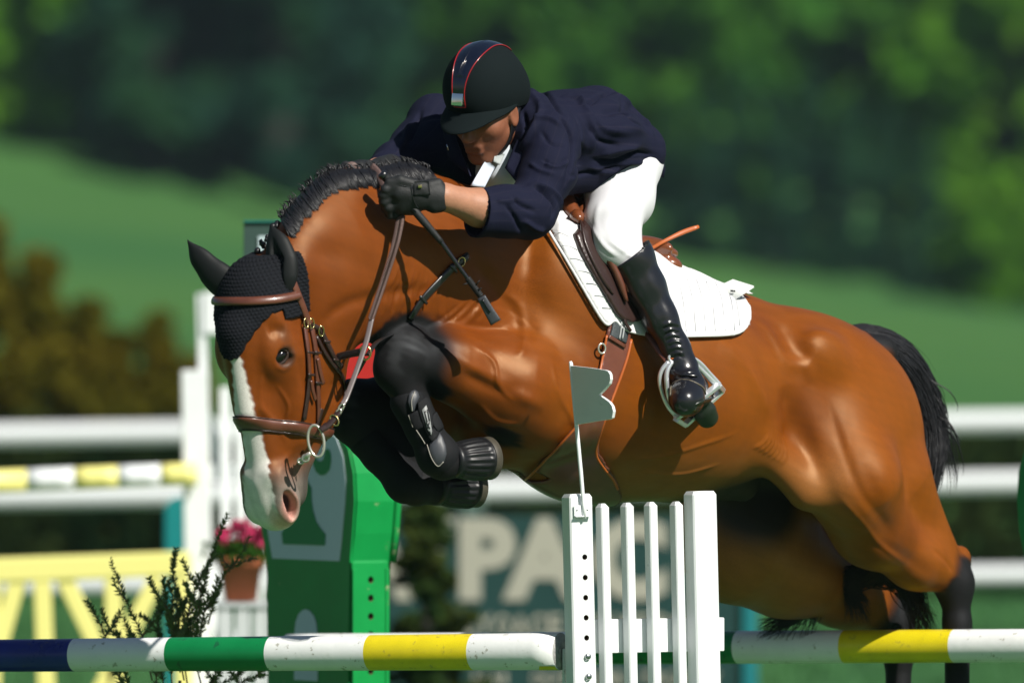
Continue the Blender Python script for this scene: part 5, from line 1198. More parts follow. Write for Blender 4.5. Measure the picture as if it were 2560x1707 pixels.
for t_ in np.linspace(.2, .8, 6):
    a = pt(1688, 1046, -445) * (1 - t_) + pt(1796, 962, -385) * t_; b_ = pt(1712, 1062, -395) * (1 - t_) + pt(1806, 975, -340) * t_; bar3(a, b_, 4, 4, 'tread_rib', MRUB, iron, (.5, 0, .86))
# ------------------------------------------------------------------ boots on the forelegs
def legimp(chain, rs, extra=()):
    I_ = Imp(); I_.M = 40; I_.chain(chain, rs, 20)
    for e in extra: I_.ell(*e)
    return I_
ax1 = nrm(pt(1235, 1142, -590) - pt(1120, 1152, -690))
def bell(a, b, r0, r1, name, parent, sq=.86):
    a, b = np.array(a), np.array(b); ax = nrm(b - a); L_ = np.linalg.norm(b - a); u_ = nrm(np.cross(ax, [0, 0, 1.])); v_ = np.cross(u_, ax)
    seg = 120; V = []; rows = [(0, .93), (.02, 1.03), (.14, 1.0), (.17, .93), (.3, .98), (.5, 1), (.8, 1), (.93, 1), (.95, 1.05), (1, 1.05), (1, .97), (.3, .93), (0, .85)]
    for t_, k_ in rows:
        rr = r0 + (r1 - r0) * min(1, t_ * 1.25) ** .7
        for j in range(seg):
            an = j * 2 * math.pi / seg; rib = (1 + .035 * math.cos(an * 20)) if .18 < t_ < .92 and k_ > .95 else 1
            V.append(a + ax * L_ * t_ + (u_ * math.cos(an) + v_ * math.sin(an) * sq) * rr * k_ * rib)
    n_ = len(rows); F = [[i * seg + j, i * seg + (j + 1) % seg, (i + 1) * seg + (j + 1) % seg, (i + 1) * seg + j] for i in range(n_ - 1) for j in range(seg)]
    return cyc(np.array(V), F, name, MRUB, parent)
b1 = bell(pt(1124, 1151, -694), pt(1204, 1147, -634), 45, 59, 'overreach_boot', HORSE)
b2 = bell(pt(1082, 1218, -525), pt(1168, 1216, -460), 46, 60, 'overreach_boot', HORSE)
MHOOF = mat('hoof', (.055, .048, .034, 1), rough=.55, noise=(30, .3, 0))
def hoof(a, b, r0, r1, tilt):
    a, b = np.array(a), np.array(b); v, f = lathe([(.1, 0), (r0, 0), (r1, np.linalg.norm(b - a)), (r1 * .96, np.linalg.norm(b - a) + 2), (r1 * .7, np.linalg.norm(b - a) - 6), (.1, np.linalg.norm(b - a) - 10)], 30, b - a, a); o_ = cyc(np.array(v), f, 'hoof', MHOOF, HORSE)
    sh = ring((a * .04 + b * .96) + nrm(b - a) * 3, r1 * .86, r1 * .86, 0, 5, MST, 'horseshoe', o_, b - a, (-2.2, 2.2)); return o_
hoof(pt(1196, 1147, -640), pt(1222, 1145, -618), 48, 53, 0); hoof(pt(1158, 1216, -468), pt(1188, 1214, -446), 50, 54, 0)
hoof(pt(2366, 1895, 345), pt(2350, 1955, 325), 50, 60, 0); hoof(pt(2220, 1990, 608), pt(2208, 2045, 590), 50, 60, 0)
# tendon boots: shell of the cannon plus straps
def tendon(pa, pb, name, r_=44):
    I_ = Imp(); I_.M = 30; pa, pb = np.array(pa), np.array(pb); I_.chain([pa, pa * .5 + pb * .5, pb], [r_, r_ - 3, r_ + 3], 15); I_.ell(pb, (r_ + 6,) * 3, None, 20)
    V, F = build_imp(I_, 4); return cyc(V, F, name, MNEO, HORSE), I_
tn, TI1 = tendon(pt(1020, 1005, -716), pt(1095, 1138, -705), 'tendon_boot')
tf_, TI2 = tendon(pt(915, 1100, -565), pt(1015, 1205, -552), 'tendon_boot')
def plate(imp, poly, off, th, name, m_, parent, bev=3):
    "small flat piece lying on a surface: outline in photo pixels"
    c_ = np.mean(np.array(poly), 0); rings = []
    for k_, o_ in ((1, off - th), (1, off), (.93, off + 1), (.5, off + 1.2)):
        q_ = [(c_[0] + (x - c_[0]) * k_, c_[1] + (y - c_[1]) * k_) for x, y in poly]; P, ok = imp.hit(np.array([a for a, b in q_], float), np.array([b for a, b in q_], float), o_)
        md = np.median(P[ok, 1]) if ok.any() else -700; P = np.array([p_ if (k2 and abs(p_[1] - md) < 60) else pt(xx, yy, md) for p_, k2, (xx, yy) in zip(P, ok, q_)])
        P = imp.snap(P, o_, 6); rings.append(P)
    n_ = len(poly); V = np.concatenate(rings); F = [[i * n_ + j, i * n_ + (j + 1) % n_, (i + 1) * n_ + (j + 1) % n_, (i + 1) * n_ + j] for i in range(3) for j in range(n_)] + [[3 * n_ + j for j in range(n_)]]
    return cyc(V, F, name, m_, parent)
Z7 = lambda L: [(900 + x * 400 / 1254, 800 + y * 500 / 1568) for x, y in L]
plate(TI1, Z7([(430, 545), (455, 560), (468, 600), (440, 660), (425, 715), (400, 715), (375, 640), (385, 580), (405, 555)]), 6, 6, 'boot_shell', MNEOL, tn)
plate(TI1, Z7([(550, 960), (600, 930), (625, 880), (650, 920), (672, 980), (680, 1050), (660, 1110), (620, 1145), (585, 1130), (560, 1070), (540, 1010)]), 6, 6, 'boot_shell', MNEOL, tn)
plate(TI1, Z7([(380, 745), (430, 715), (470, 700), (510, 760), (520, 830), (440, 865), (405, 830)]), 9, 6, 'boot_strap', MNEO, tn)
plate(TI1, Z7([(560, 750), (600, 715), (640, 790), (660, 840), (600, 885), (575, 880)]), 9, 6, 'boot_strap', MNEO, tn)
plate(TI1, Z7([(455, 640), (520, 600), (545, 620), (580, 710), (565, 770), (600, 870), (620, 880), (570, 955), (540, 930), (480, 780), (455, 690)]), 12, 6, 'boot_strap', MNEO, tn)
lg = plate(TI1, Z7([(485, 705), (520, 665), (545, 740), (565, 870), (560, 905), (530, 860), (510, 790)]), 15, 4, 'boot_badge', mat('badge_grey', (.25, .26, .26, 1), rough=.5), tn)
for L_ in ([(505, 715), (528, 800)], [(528, 700), (545, 790)], [(508, 720), (530, 705)], [(520, 800), (548, 850)], [(545, 800), (528, 850)], [(545, 870), (552, 890)]):
    q_ = Z7(L_); piping(TI1, [q_[0], ((q_[0][0] + q_[1][0]) / 2, (q_[0][1] + q_[1][1]) / 2), q_[1]], 1.5, 17, 'badge_mark', ML_BK, lg, 6)
for L_ in ([(430, 560), (405, 630), (410, 715)], [(380, 745), (400, 800), (415, 840)], [(440, 860), (480, 920), (510, 970)], [(525, 975), (560, 1080), (610, 1145), (655, 1110)]):
    piping(TI1, Z7(L_), 1.2, 9, 'stitching', mat('thread', (.30, .28, .25, 1), rough=.8), tn, 16)
# chestnut (callus) on the far foreleg
v, f = lathe([(.1, -12), (11, -8), (14, 0), (11, 9), (.1, 12)], 14, (.5, -.2, -.8), pt(942, 1032, -560)); cyc(np.array(v) + vnoise(np.array(v), .3, 3)[:, None] * 2, f, 'chestnut', mat('horn', (.32, .27, .17, 1), rough=.8, bump=(200, .6)), HORSE)
# ------------------------------------------------------------------ hair
MHAIR = mat('horse_hair', (.008, .008, .010, 1), rough=.4, spec=.5)
def strands(curves, w0, name, parent, m_=MHAIR, seed=1):
    "each curve (n,3) becomes a thin three-sided strand; one joined part"
    r_ = np.random.default_rng(seed); n_ = len(curves[0]); Cn = np.array(curves); T = np.gradient(Cn, axis=1); T /= np.linalg.norm(T, axis=2)[..., None] + 1e-9
    a = np.array([0, -1., 0]); S_ = np.cross(T, a); S_ /= np.linalg.norm(S_, axis=2)[..., None] + 1e-9; N_ = np.cross(S_, T)
    t_ = np.linspace(0, 1, n_); wd = (w0 * np.clip(1.15 - t_ ** 2, .12, 1))[None, :, None] * (.6 + .8 * r_.random((len(curves), 1, 1)))
    V = np.stack([Cn - S_ * wd, Cn + S_ * wd, Cn + N_ * wd * -1.0], 2).reshape(-1, 3)
    base = (np.arange(len(curves))[:, None] * n_ + np.arange(n_ - 1)[None]).ravel() * 3
    F = np.concatenate([np.stack([base + i, base + (i + 1) % 3, base + 3 + (i + 1) % 3, base + 3 + i], 1) for i in range(3)])
    o_ = cyc(V, F, name, m_, parent); o_['kind'] = 'stuff'; return o_
r = np.random.default_rng(21)
root_top = [(706, 606), (712, 585), (722, 560), (750, 528), (780, 498), (812, 468), (845, 440), (880, 420), (920, 414), (960, 418), (1005, 432), (1045, 452), (1075, 475)]
def ytop(x, y0):
    for y in np.arange(y0 - 60, y0 + 60, 2.0):
        A = Vector(pt(x, y, -1800)); D_ = (Vector(pt(x, y, 1800)) - A).normalized()
        if BH.t.ray_cast(A, D_)[0] is not None: return y
    return y0
root_top = [(x, ytop(x, y)) for x, y in root_top]
rt = spline([(x, y, 0) for x, y in root_top], 400)
curves = []; nbn = 62; bun = [(r.uniform(-5, 5), r.uniform(-6, 4), r.uniform(0, .35)) for _ in range(nbn)]
for i in range(3000):
    k_ = r.uniform(0, 399); j = int(k_); x, y = rt[j][:2]; bi = min(nbn - 1, int(k_ / 399 * nbn)); cj = rt[int((bi + .5) / nbn * 399)]; bdx, bln, ph = bun[bi]; x = x * .75 + cj[0] * .25; ln = 44 + bln + r.uniform(-7, 5); dx = 24 + bdx + r.uniform(-6, 6)
    q_ = np.array([(x, y + 1.5), (x + dx * .3, y + ln * .4), (x + dx * .75, y + ln * .75), (x + dx * 1.1, y + ln)]); curves.append((q_, ph, r.uniform(0, 1)))
QX = np.concatenate([c_[0][:, 0] for c_ in curves]); QY = np.concatenate([c_[0][:, 1] for c_ in curves]); 
P, ok = B.hit(QX, QY, 0); Nn = B.surfgrad(P); hc = []
for i, (q_, ph, u_) in enumerate(curves):
    off = np.array([3 + 5 * ph, 5 + 7 * ph, 4 + 6 * ph, 2 + 2 * ph]) * (.5 + u_ * .7); c4 = P[i * 4:i * 4 + 4] + Nn[i * 4:i * 4 + 4] * off[:, None]
    if np.abs(np.diff(c4[:, 1])).max() < 90: hc.append(spline(c4, 8))
for i in range(150):                                                            # short flyaway hairs along the crest
    j = int(r.uniform(5, 395)); A_ = np.array([pt(rt[j][0], rt[j][1] + 2, 0)[0], 0, 0]); k_ = int(r.uniform(0, len(hc))); s0 = hc[k_][0]; hc.append(spline([s0, s0 + [r.uniform(-8, 4), r.uniform(-3, 3), r.uniform(5, 11)], s0 + [r.uniform(-18, 2), r.uniform(-4, 4), r.uniform(8, 20)]], 8))
mane = strands(hc, 1.8, 'mane', HORSE)
# underlay of the mane
for x, y, rr in [(650, 640, 12), (657, 612, 9), (672, 598, 8), (683, 573, 11), (699, 566, 10), (712, 538, 11), (724, 530, 9), (664, 655, 9), (744, 508, 9), (768, 486, 9), (795, 462, 9), (822, 440, 9), (846, 424, 9)]:
    d_ = -930 + (x - 660) * .95; cs = []
    for q_ in range(5):
        c_ = pt(x, y, d_) + np.random.default_rng(int(x) * 7 + q_).normal(size=3) * rr * .45; v, f = lathe([(.1, -rr * .7)] + [(rr * .7 * math.sin(a), -rr * .7 * math.cos(a)) for a in np.linspace(.4, 2.7, 6)] + [(.1, rr * .7)], 9, (.3, .2, 1), c_); cs.append((v, f))
    v, f = join_vf(*cs); v = np.array(v); cyc(v + vnoise(v, .5, int(x))[:, None] * 1.6, f, 'braid', MHAIR, HORSE)
g_ = spline([pt(2105, 840, 385), pt(2165, 838, 422), pt(2235, 868, 470), pt(2290, 940, 510), pt(2325, 1040, 525), pt(2328, 1140, 505), pt(2305, 1240, 480), pt(2262, 1340, 455), pt(2215, 1420, 440)], 40)
tcv = []
for i in range(2600):
    a0 = r.uniform(0, 12); a1 = a0 + int(r.uniform(14, 27)); a0 = int(a0); a1 = int(min(39, a1))
    seg = g_[a0:a1 + 1]; seg = seg[np.linspace(0, len(seg) - 1, 14).astype(int)]; ang = r.uniform(0, 6.28); rad = r.uniform(0, 1) ** .6
    t_ = np.linspace(0, 1, 14); prof = np.interp(np.linspace(a0, a1, 14), [0, 6, 14, 24, 32, 39], [24, 36, 42, 36, 28, 30]); o_ = np.stack([np.cos(ang) * rad * prof, np.sin(ang + .3) * rad * prof, np.sin(ang) * rad * prof * .8], 1)
    o_ += (t_ ** 2)[:, None] * r.normal(size=3) * [7, 6, 9] + np.sin(t_ * 6 + ang)[:, None] * 1.5; tcv.append(seg + o_)
for i in range(130):                                                            # wisps blown out
    s0 = g_[int(r.uniform(14, 21))] + r.normal(size=3) * [8, 8, 10]; e_ = np.array([r.uniform(20, 75), r.uniform(-10, 40), -r.uniform(70, 190)]); tcv.append(spline([s0, s0 + e_ * [.7, .4, .35], s0 + e_ * [1, .8, .75], s0 + e_ * [1.0, 1, 1]], 14))
for i in range(620):                                                            # end of the tail swept between the hind legs
    s0 = g_[39] + r.normal(size=3) * [26, 14, 16]
    m = i % 3
    if m == 0: e_ = pt(r.uniform(2110, 2180), r.uniform(1500, 1560), 430); mid = pt(r.uniform(2110, 2150), r.uniform(1425, 1460), 430)
    elif m == 1: e_ = pt(r.uniform(2270, 2350), r.uniform(1530, 1620), 430); mid = pt(r.uniform(2250, 2300), r.uniform(1460, 1500), 430)
    else: e_ = pt(r.uniform(1890, 2040), r.uniform(1555, 1600), 470); mid = pt(r.uniform(2030, 2100), r.uniform(1445, 1500), 450)
    tcv.append(spline([s0 + [0, 0, 40], s0, mid + r.normal(size=3) * 6, e_], 14))
for i in range(60):
    a_ = pt(r.uniform(1960, 2040), 1525, 520); e_ = pt(r.uniform(1890, 1950), r.uniform(1545, 1600), 500); tcv.append(spline([a_ + [60, 0, 50], a_, (a_ + e_) / 2 + [0, 0, -6], e_], 14))
strands(tcv, 1.35, 'tail', HORSE, seed=3)
# ================================================================== RIDER
MSK = mat('skin', (.38, .17, .10, 1), vcol='Skin', rough=.5, spec=.4, noise=(60, .12, 0), bump=(160, .15), sss=.06)
MJK = mat('jacket_navy', (.008, .0092, .024, 1), rough=.85, spec=.12, sheen=.0, bump=(500, .15))
MBR = mat('breeches_white', (.66, .66, .69, 1), rough=.6, spec=.3, bump=(300, .06)); MBT = mat('boot_black', (.010, .010, .013, 1), rough=.26, spec=.6, coat=.15, bump=(120, .05))
MGV = mat('glove_black', (.013, .014, .015, 1), rough=.6, spec=.35, bump=(260, .25)); MHE = mat('helmet_velvet', (.005, .009, .010, 1), rough=.9, spec=.12, sheen=0)
MHP = mat('helmet_panel', (.004, .006, .016, 1), rough=.2, spec=.6, coat=.8); MRE = mat('piping_red', (.28, .008, .012, 1), rough=.25, coat=.5); MCH = mat('chrome', (.80, .82, .86, 1), rough=.06, metal=1)
MTI = mat('tie_white', (.66, .72, .82, 1), rough=.6); MHR = mat('hair_dark', (.018, .014, .011, 1), rough=.6); MSO = mat('sole_green', (.014, .020, .014, 1), rough=.35)
RIDER = empty('person', 'rider in navy pinstripe jacket, white breeches, black boots and helmet crouched over the horse', 'person', tuple(W(pt(1560, 430, -150))))
def mir(P):
    P = np.array(P, float); s_, l_ = to_sl(P); X = 417 - CF * s_ - SF * l_; d = -SF * s_ + CF * l_; return np.array([X, d, P[2]])
fh_ = nrm([-.52, -.78, -.37]); uh_ = nrm([-.10, -.30, .95]); uh_ = nrm(uh_ - fh_ * uh_.dot(fh_)); sh_ = np.cross(uh_, fh_)   # sh_: towards its left (photo right)
if sh_[0] < 0: sh_ = -sh_
HRd = np.array([fh_, sh_, uh_]); Hc = pt(1216, 272, -565)
def F_(f, s, u): return Hc + fh_ * f + sh_ * s + uh_ * u
# --- body (one continuous figure; mostly under the clothes)
Bd = Imp(); Bd.M = 30
Bd.ell(F_(0, 0, 0), (86, 70, 92), HRd, 30); Bd.ell(F_(30, 0, -58), (52, 50, 55), HRd, 30); Bd.cap(F_(52, -9, -106), F_(52, 9, -106), 19, 19, 16)
Bd.cap(F_(78, 0, 2), F_(101, 0, -38), 8, 11, 14); Bd.ell(F_(96, 0, -44), (15, 16, 9), HRd, 8)
Bd.cap(F_(66, -34, 10), F_(66, 34, 10), 12, 12, 16)
for sd in (1, -1):
    Bd.ell(F_(48, sd * 44, -28), (24, 18, 20), HRd, 24); Bd.ell(F_(84, sd * 29, -2), (12, 15, 10), HRd, 10, 's'); Bd.cap(F_(5, sd * 52, -60), F_(50, sd * 16, -104), 15, 14, 22)
    Bd.ell(F_(-4, sd * 74, -14), (18, 8, 30), HRd, 8); Bd.ell(F_(0, sd * 82, -12), (9, 5, 18), HRd, 6, 's')
Bd.cap(F_(80, -19, -70), F_(80, 19, -70), 6, 6, 8); Bd.cap(F_(78, -17, -82), F_(78, 17, -82), 7, 7, 8); Bd.cap(F_(88, -17, -76), F_(88, 17, -76), 2.2, 2.2, 4, 's')
Bd.cap(F_(-35, 0, -60), pt(1310, 385, -450), 52, 66, 30)
Bd.chain([pt(1310, 345, -430), pt(1530, 385, -185)], [78, 62], 40, flat=(LAT, 1.5))
S1, E1, W1 = pt(1380, 362, -560), pt(1318, 535, -700), pt(1108, 492, -845)
S2, E2, W2 = pt(1085, 300, -295), pt(1015, 385, -380), pt(945, 425, -560)
Bd.chain([S1, E1], [50, 42], 20); Bd.chain([E1, pt(1200, 520, -780), W1], [42, 44, 31], 20); Bd.cap(W1, pt(1040, 488, -860), 30, 34, 14, flat=((0, 1, 0), .7))
Bd.chain([S2, E2, W2], [48, 40, 28], 20); Bd.cap(W2, pt(915, 430, -620), 26, 28, 14)
KN, HP, AN = pt(1548, 622, -450), pt(1568, 440, -235), pt(1704, 912, -430)
for sd in (0, 1):
    g = (lambda q: mir(q)) if sd else (lambda q: np.array(q))
    Bd.chain([g(HP), g(KN), g(pt(1630, 755, -438)), g(AN)], [62, 42, 28, 20], 20); Bd.cap(g(AN), g(pt(1722, 970, -462)), 20, 18, 10)
V, F = build_imp(Bd, 4.2); V = relax(Bd, V, F, 1)
hd_ = 1 - smoothstep(110, 170, np.linalg.norm(V - Hc, axis=1)); jw = hd_ * smoothstep(-40, -75, (V - Hc) @ uh_)
sk = np.array([.40, .19, .115]) * (1 - hd_[:, None]) + np.array([.25, .095, .052]) * hd_[:, None]; sk = sk * (1 - .35 * jw[:, None])      # shade under the brim painted into the face colour; jaw darker still
cyc(V, F, 'body', MSK, RIDER, cols={'Skin': np.concatenate([sk, np.ones((len(V), 1))], 1)})
# short dark hair mass round the ears and nape
Hh = Imp(); Hh.M = 20; Hh.ell(F_(-16, 0, 4), (78, 75, 84), HRd, 10); Hh.cap(F_(-8, 66, -4), F_(4, 62, -30), 10, 5, 8); Hh.cap(F_(-8, -66, -4), F_(4, -62, -30), 10, 5, 8)
V, F = build_imp(Hh, 4); V = V + vnoise(V, .4, 2)[:, None] * 1.2; cyc(V, F, 'hair', MHR, RIDER)
for sd in (1, -1):
    v, f = lathe([(.1, -9)] + [(9 * math.sin(a), -9 * math.cos(a)) for a in np.linspace(.3, 2.84, 8)] + [(.1, 9)], 12, fh_, F_(72, sd * 29, -3)); cyc(np.array(v), f, 'eye', MEYE, RIDER)
    v, f = tube(spline([F_(82, sd * 14, 12), F_(84, sd * 30, 16), F_(74, sd * 44, 12)], 10), [2, 4, 4.5, 4.5, 4, 4, 3.5, 3, 2, 1], 6); cyc(np.array(v), f, 'eyebrow', MHR, RIDER)
# --- helmet
hcn = pt(1207, 220, -570)
def G_(f, s, u): return hcn + fh_ * f + sh_ * s + uh_ * u
He = Imp(); He.M = 30; He.ell(G_(-6, 0, 2), (116, 95, 108), HRd, 20); He.ell(G_(-60, 0, -30), (60, 80, 62), HRd, 40)
def r_he(P): f = (P - hcn) @ fh_; u = (P - hcn) @ uh_; return -(u + 49 + .18 * (-f)) 
lo, hi = hcn - 150, hcn + 150; V, F = shell(He, r_he, 0, 3.6, (lo, hi), -9); V = V; HELM = cyc(V, F, 'helmet', MHE, RIDER)
Br = Imp(); Br.M = 30; n_ = 9
Vv = []; Ff = []; nu, nv = 40, 10
for k_, th in enumerate((3.5, -3.5)):
    for i in range(nu):
        a = math.radians(-98 + 196 * i / (nu - 1)); ca, sa = math.cos(a), math.sin(a)
        for j in range(nv):
            t_ = j / (nv - 1); rf = 101 + (64 * max(0, ca) ** .8) * t_; rs = 88 + 10 * t_ * max(0, ca) ** .5
            Vv.append(G_(rf * ca - 6, rs * sa, -40 + .18 * min(rf * ca, 90) - 38 * t_ * max(0, ca) + th * (1 - .6 * t_ ** 4)))
N_ = nu * nv
for k_ in (0, 1):
    for i in range(nu - 1):
        for j in range(nv - 1):
            q_ = [k_ * N_ + i * nv + j, k_ * N_ + (i + 1) * nv + j, k_ * N_ + (i + 1) * nv + j + 1, k_ * N_ + i * nv + j + 1]; Ff.append(q_ if k_ == 0 else q_[::-1])
for i in range(nu - 1): Ff.append([i * nv + nv - 1, (i + 1) * nv + nv - 1, N_ + (i + 1) * nv + nv - 1, N_ + i * nv + nv - 1])
cyc(np.array(Vv), Ff, 'brim', MHE, HELM)
def hsurf(az, el, off=0.0):
    "point on the shell: az round the head (0=front), el from the brim plane up"
    d_ = fh_ * math.cos(el) * math.cos(az) + sh_ * math.cos(el) * math.sin(az) + uh_ * math.sin(el); P = G_(-6, 0, 2); t_ = 60.0
    for _ in range(24): t_ -= float(He.ev((P + d_ * t_)[None], False)[0] - off) * .9
    return P + d_ * t_
def strip(w_of, els, off, name, m_, parent, nx=14):
    V = []; F = []; off0 = off
    for i, el in enumerate(els):
        off = off0(el) if callable(off0) else off0
        for j in range(nx + 1):
            x = (j / nx * 2 - 1) * w_of(el); d_ = fh_ * math.cos(el) + uh_ * math.sin(el); P = G_(-6, 0, 2) + sh_ * x; t_ = 60.
            for _ in range(16): t_ -= float(He.ev((P + d_ * t_)[None], False)[0] - off) * .9
            V.append(P + d_ * t_)
    n1 = nx + 1; F = [[i * n1 + j, i * n1 + j + 1, (i + 1) * n1 + j + 1, (i + 1) * n1 + j] for i in range(len(els) - 1) for j in range(nx)]
    nV = len(V); V = np.array(V); Vi = V - (V - G_(-6, 0, 2)) / np.linalg.norm(V - G_(-6, 0, 2), axis=1)[:, None] * 5; F2 = [[q + nV for q in f][::-1] for f in F]
    edge = [i * n1 for i in range(len(els))]; F3 = []
    for e in (0, nx):
        for i in range(len(els) - 1): a, b = i * n1 + e, (i + 1) * n1 + e; F3.append([a, b, b + nV, a + nV])
    return cyc(np.concatenate([V, Vi]), F + F2 + F3, name, m_, parent), V.reshape(len(els), n1, 3)
wof = lambda el: 17 + 20 * smoothstep(.1, 1.5, np.array(el)) 
pnl, PV = strip(lambda e: float(wof(e)), np.linspace(-.10, 2.5, 30), 2.6, 'top_panel', MHP, HELM)
for j in (0, -1):
    v, f = tube(PV[:, j], 1.4, 7); cyc(np.array(v), f, 'red_piping', MRE, HELM)
v, f = tube(PV[0, :], 1.4, 7); cyc(np.array(v), f, 'red_piping', MRE, HELM)
strip(lambda e: 15.5, np.linspace(-.02, .20, 6), lambda e: 4.6 + (.2 - e) * 40, 'badge', MCH, HELM)
for k_ in range(-5, 6):
    Pl = [PV[i, 7] * (1 - abs(k_) / 7) + PV[i, 14 if k_ > 0 else 0] * abs(k_) / 7 for i in range(7, 30)]; v, f = tube(np.array(Pl), .9, 5); cyc(np.array(v), f, 'panel_rib', MHP, pnl)
v, f = ribbon(spline([F_(8, 72, 20), F_(4, 72, -30), F_(20, 60, -80), F_(48, 20, -122)], 16), np.tile(sh_, (16, 1)), 6, 3); cyc(np.array(v), f, 'chin_strap', MBT, HELM)
v, f = ribbon(spline([F_(-50, 66, 10), F_(-20, 72, -30), F_(12, 66, -62)], 12), np.tile(sh_, (12, 1)), 6, 3); cyc(np.array(v), f, 'chin_strap', MBT, HELM)
# --- jacket
J = Imp(); J.M = 50
J.chain([pt(1300, 342, -430), pt(1430, 345, -290), pt(1545, 378, -170)], [104, 106, 86], 60, flat=(LAT, 1.62))
J.ell(pt(1492, 306, -190), (84, 120, 92), None, 50)
J.ell(pt(1578, 385, -130), (52, 92, 66), rot(-30), 40); J.cap(pt(1550, 405, -250), pt(1600, 425, -170), 32, 18, 40)
J.cap(pt(1400, 440, -440), pt(1530, 425, -300), 52, 36, 50)
J.ell(pt(1240, 385, -430), (120, 90, 82), None, 60)
J.ell(pt(1370, 345, -545), (72, 68, 62), None, 50); J.ell(pt(1092, 305, -295), (66, 64, 60), None, 50)
J.chain([pt(1380, 372, -570), pt(1372, 430, -620), pt(1322, 530, -695)], [66, 63, 60], 34)
J.chain([pt(1325, 528, -695), pt(1260, 530, -745), pt(1196, 534, -785)], [62, 60, 60], 26)
J.cap(pt(1090, 370, -400), pt(1250, 405, -450), 68, 72, 40)
J.chain([S2, pt(1040, 365, -350), pt(985, 412, -450), pt(955, 428, -540)], [60, 54, 48, 42], 34)
J.cap(pt(1325, 250, -465), pt(1340, 330, -520), 24, 34, 30)                 # collar roll behind the helmet
J.cap(pt(1310, 232, -430), pt(1330, 300, -500), 16, 20, 16)
# openings: cuffs, neck, hem
ax_c = nrm(pt(1196, 534, -785) - pt(1262, 530, -745)); J.cap(pt(1196, 534, -785) - ax_c * 30, pt(1196, 534, -785) + ax_c * 90, 50, 54, 4, 's')
cc = pt(1196, 534, -785)
J.M = 30
V, F = build_imp(J, 4.6)
# trim the cuff and the hem with planes
cut = lambda P: np.where(np.linalg.norm(P - cc, axis=1) < 140, (P - cc) @ nrm(ax_c + np.array([0, 0, .22])) - 4, -1.)
V, NJ = relax(J, V, F, 1, True); JH = Hit(V, F, NJ); 
def jr(pts, wd, h, n=12):
    P0 = spline([(x, y, 0) for x, y in pts], n); P, ok = JH.hit(P0[:, 0], P0[:, 1], 0); return (P, wd, h)
ZJ = lambda L: [(900 + x * 800 / 2091, 60 + y * 600 / 1568) for x, y in L]
folds = [(ZJ([(1290, 600), (1340, 650), (1385, 760), (1380, 900), (1330, 1080)]), 7, -7), (ZJ([(1110, 640), (1230, 620), (1330, 680)]), 8, 5), (ZJ([(1200, 900), (1260, 930), (1380, 900)]), 7, 5), (ZJ([(1190, 880), (1240, 915), (1300, 920), (1370, 870)]), 4, -5),
    (ZJ([(1130, 1060), (1210, 1110), (1270, 1190), (1250, 1290)]), 8, -7), (ZJ([(1080, 1070), (1180, 1060), (1290, 1130), (1310, 1230)]), 9, 6), (ZJ([(990, 1130), (1050, 1180), (1150, 1230)]), 7, -6), (ZJ([(950, 1180), (1010, 1260), (1060, 1370)]), 7, -5), (ZJ([(1060, 1280), (1140, 1330), (1210, 1350)]), 8, 5),
    (ZJ([(1400, 520), (1480, 525), (1560, 470), (1680, 440)]), 9, -8), (ZJ([(1300, 480), (1420, 500), (1500, 545)]), 9, 6), (ZJ([(1150, 430), (1230, 470), (1330, 610)]), 7, -7), (ZJ([(1390, 580), (1450, 700), (1450, 850), (1400, 960)]), 14, -6), (ZJ([(1450, 560), (1520, 700), (1500, 860)]), 16, 6),
    (ZJ([(1580, 600), (1680, 560), (1800, 560)]), 16, -6), (ZJ([(1600, 700), (1750, 680), (1860, 700)]), 16, 6), (ZJ([(1500, 880), (1650, 900), (1800, 840), (1930, 860)]), 8, -8), (ZJ([(1480, 930), (1620, 960), (1760, 900), (1880, 920)]), 9, 7), (ZJ([(1560, 860), (1700, 820), (1840, 800)]), 10, 6),
    (ZJ([(1350, 1000), (1500, 970), (1650, 940), (1780, 900)]), 6, -6), (ZJ([(1420, 450), (1500, 600), (1620, 700), (1800, 720)]), 11, 5), (ZJ([(1460, 640), (1560, 760), (1700, 800)]), 9, -5), (ZJ([(1700, 480), (1760, 600), (1880, 700)]), 10, -5), (ZJ([(1100, 900), (1180, 960), (1280, 980)]), 7, 4), (ZJ([(880, 1150), (960, 1160), (1040, 1130)]), 7, 4), (ZJ([(1180, 700), (1240, 780), (1340, 800)]), 7, -4), (ZJ([(1620, 420), (1750, 520), (1850, 620), (1930, 760)]), 12, 5), (ZJ([(330, 640), (300, 740), (240, 850)]), 9, 6), (ZJ([(400, 560), (360, 680), (300, 800)]), 8, -6), (ZJ([(1100, 420), (1180, 560), (1120, 700), (1010, 900)]), 10, 6), (ZJ([(1060, 560), (1080, 700), (1000, 860)]), 8, -7)]
V = displace(V, NJ, [jr(a, b * .75, c * 1.9) for a, b, c in folds])
V = V + NJ * (vnoise(V, .02, 8) * 2.6 + vnoise(V * [1, 1, 2.2], .045, 9) * 1.6)[:, None]
V, F = trim(V, F, cut)
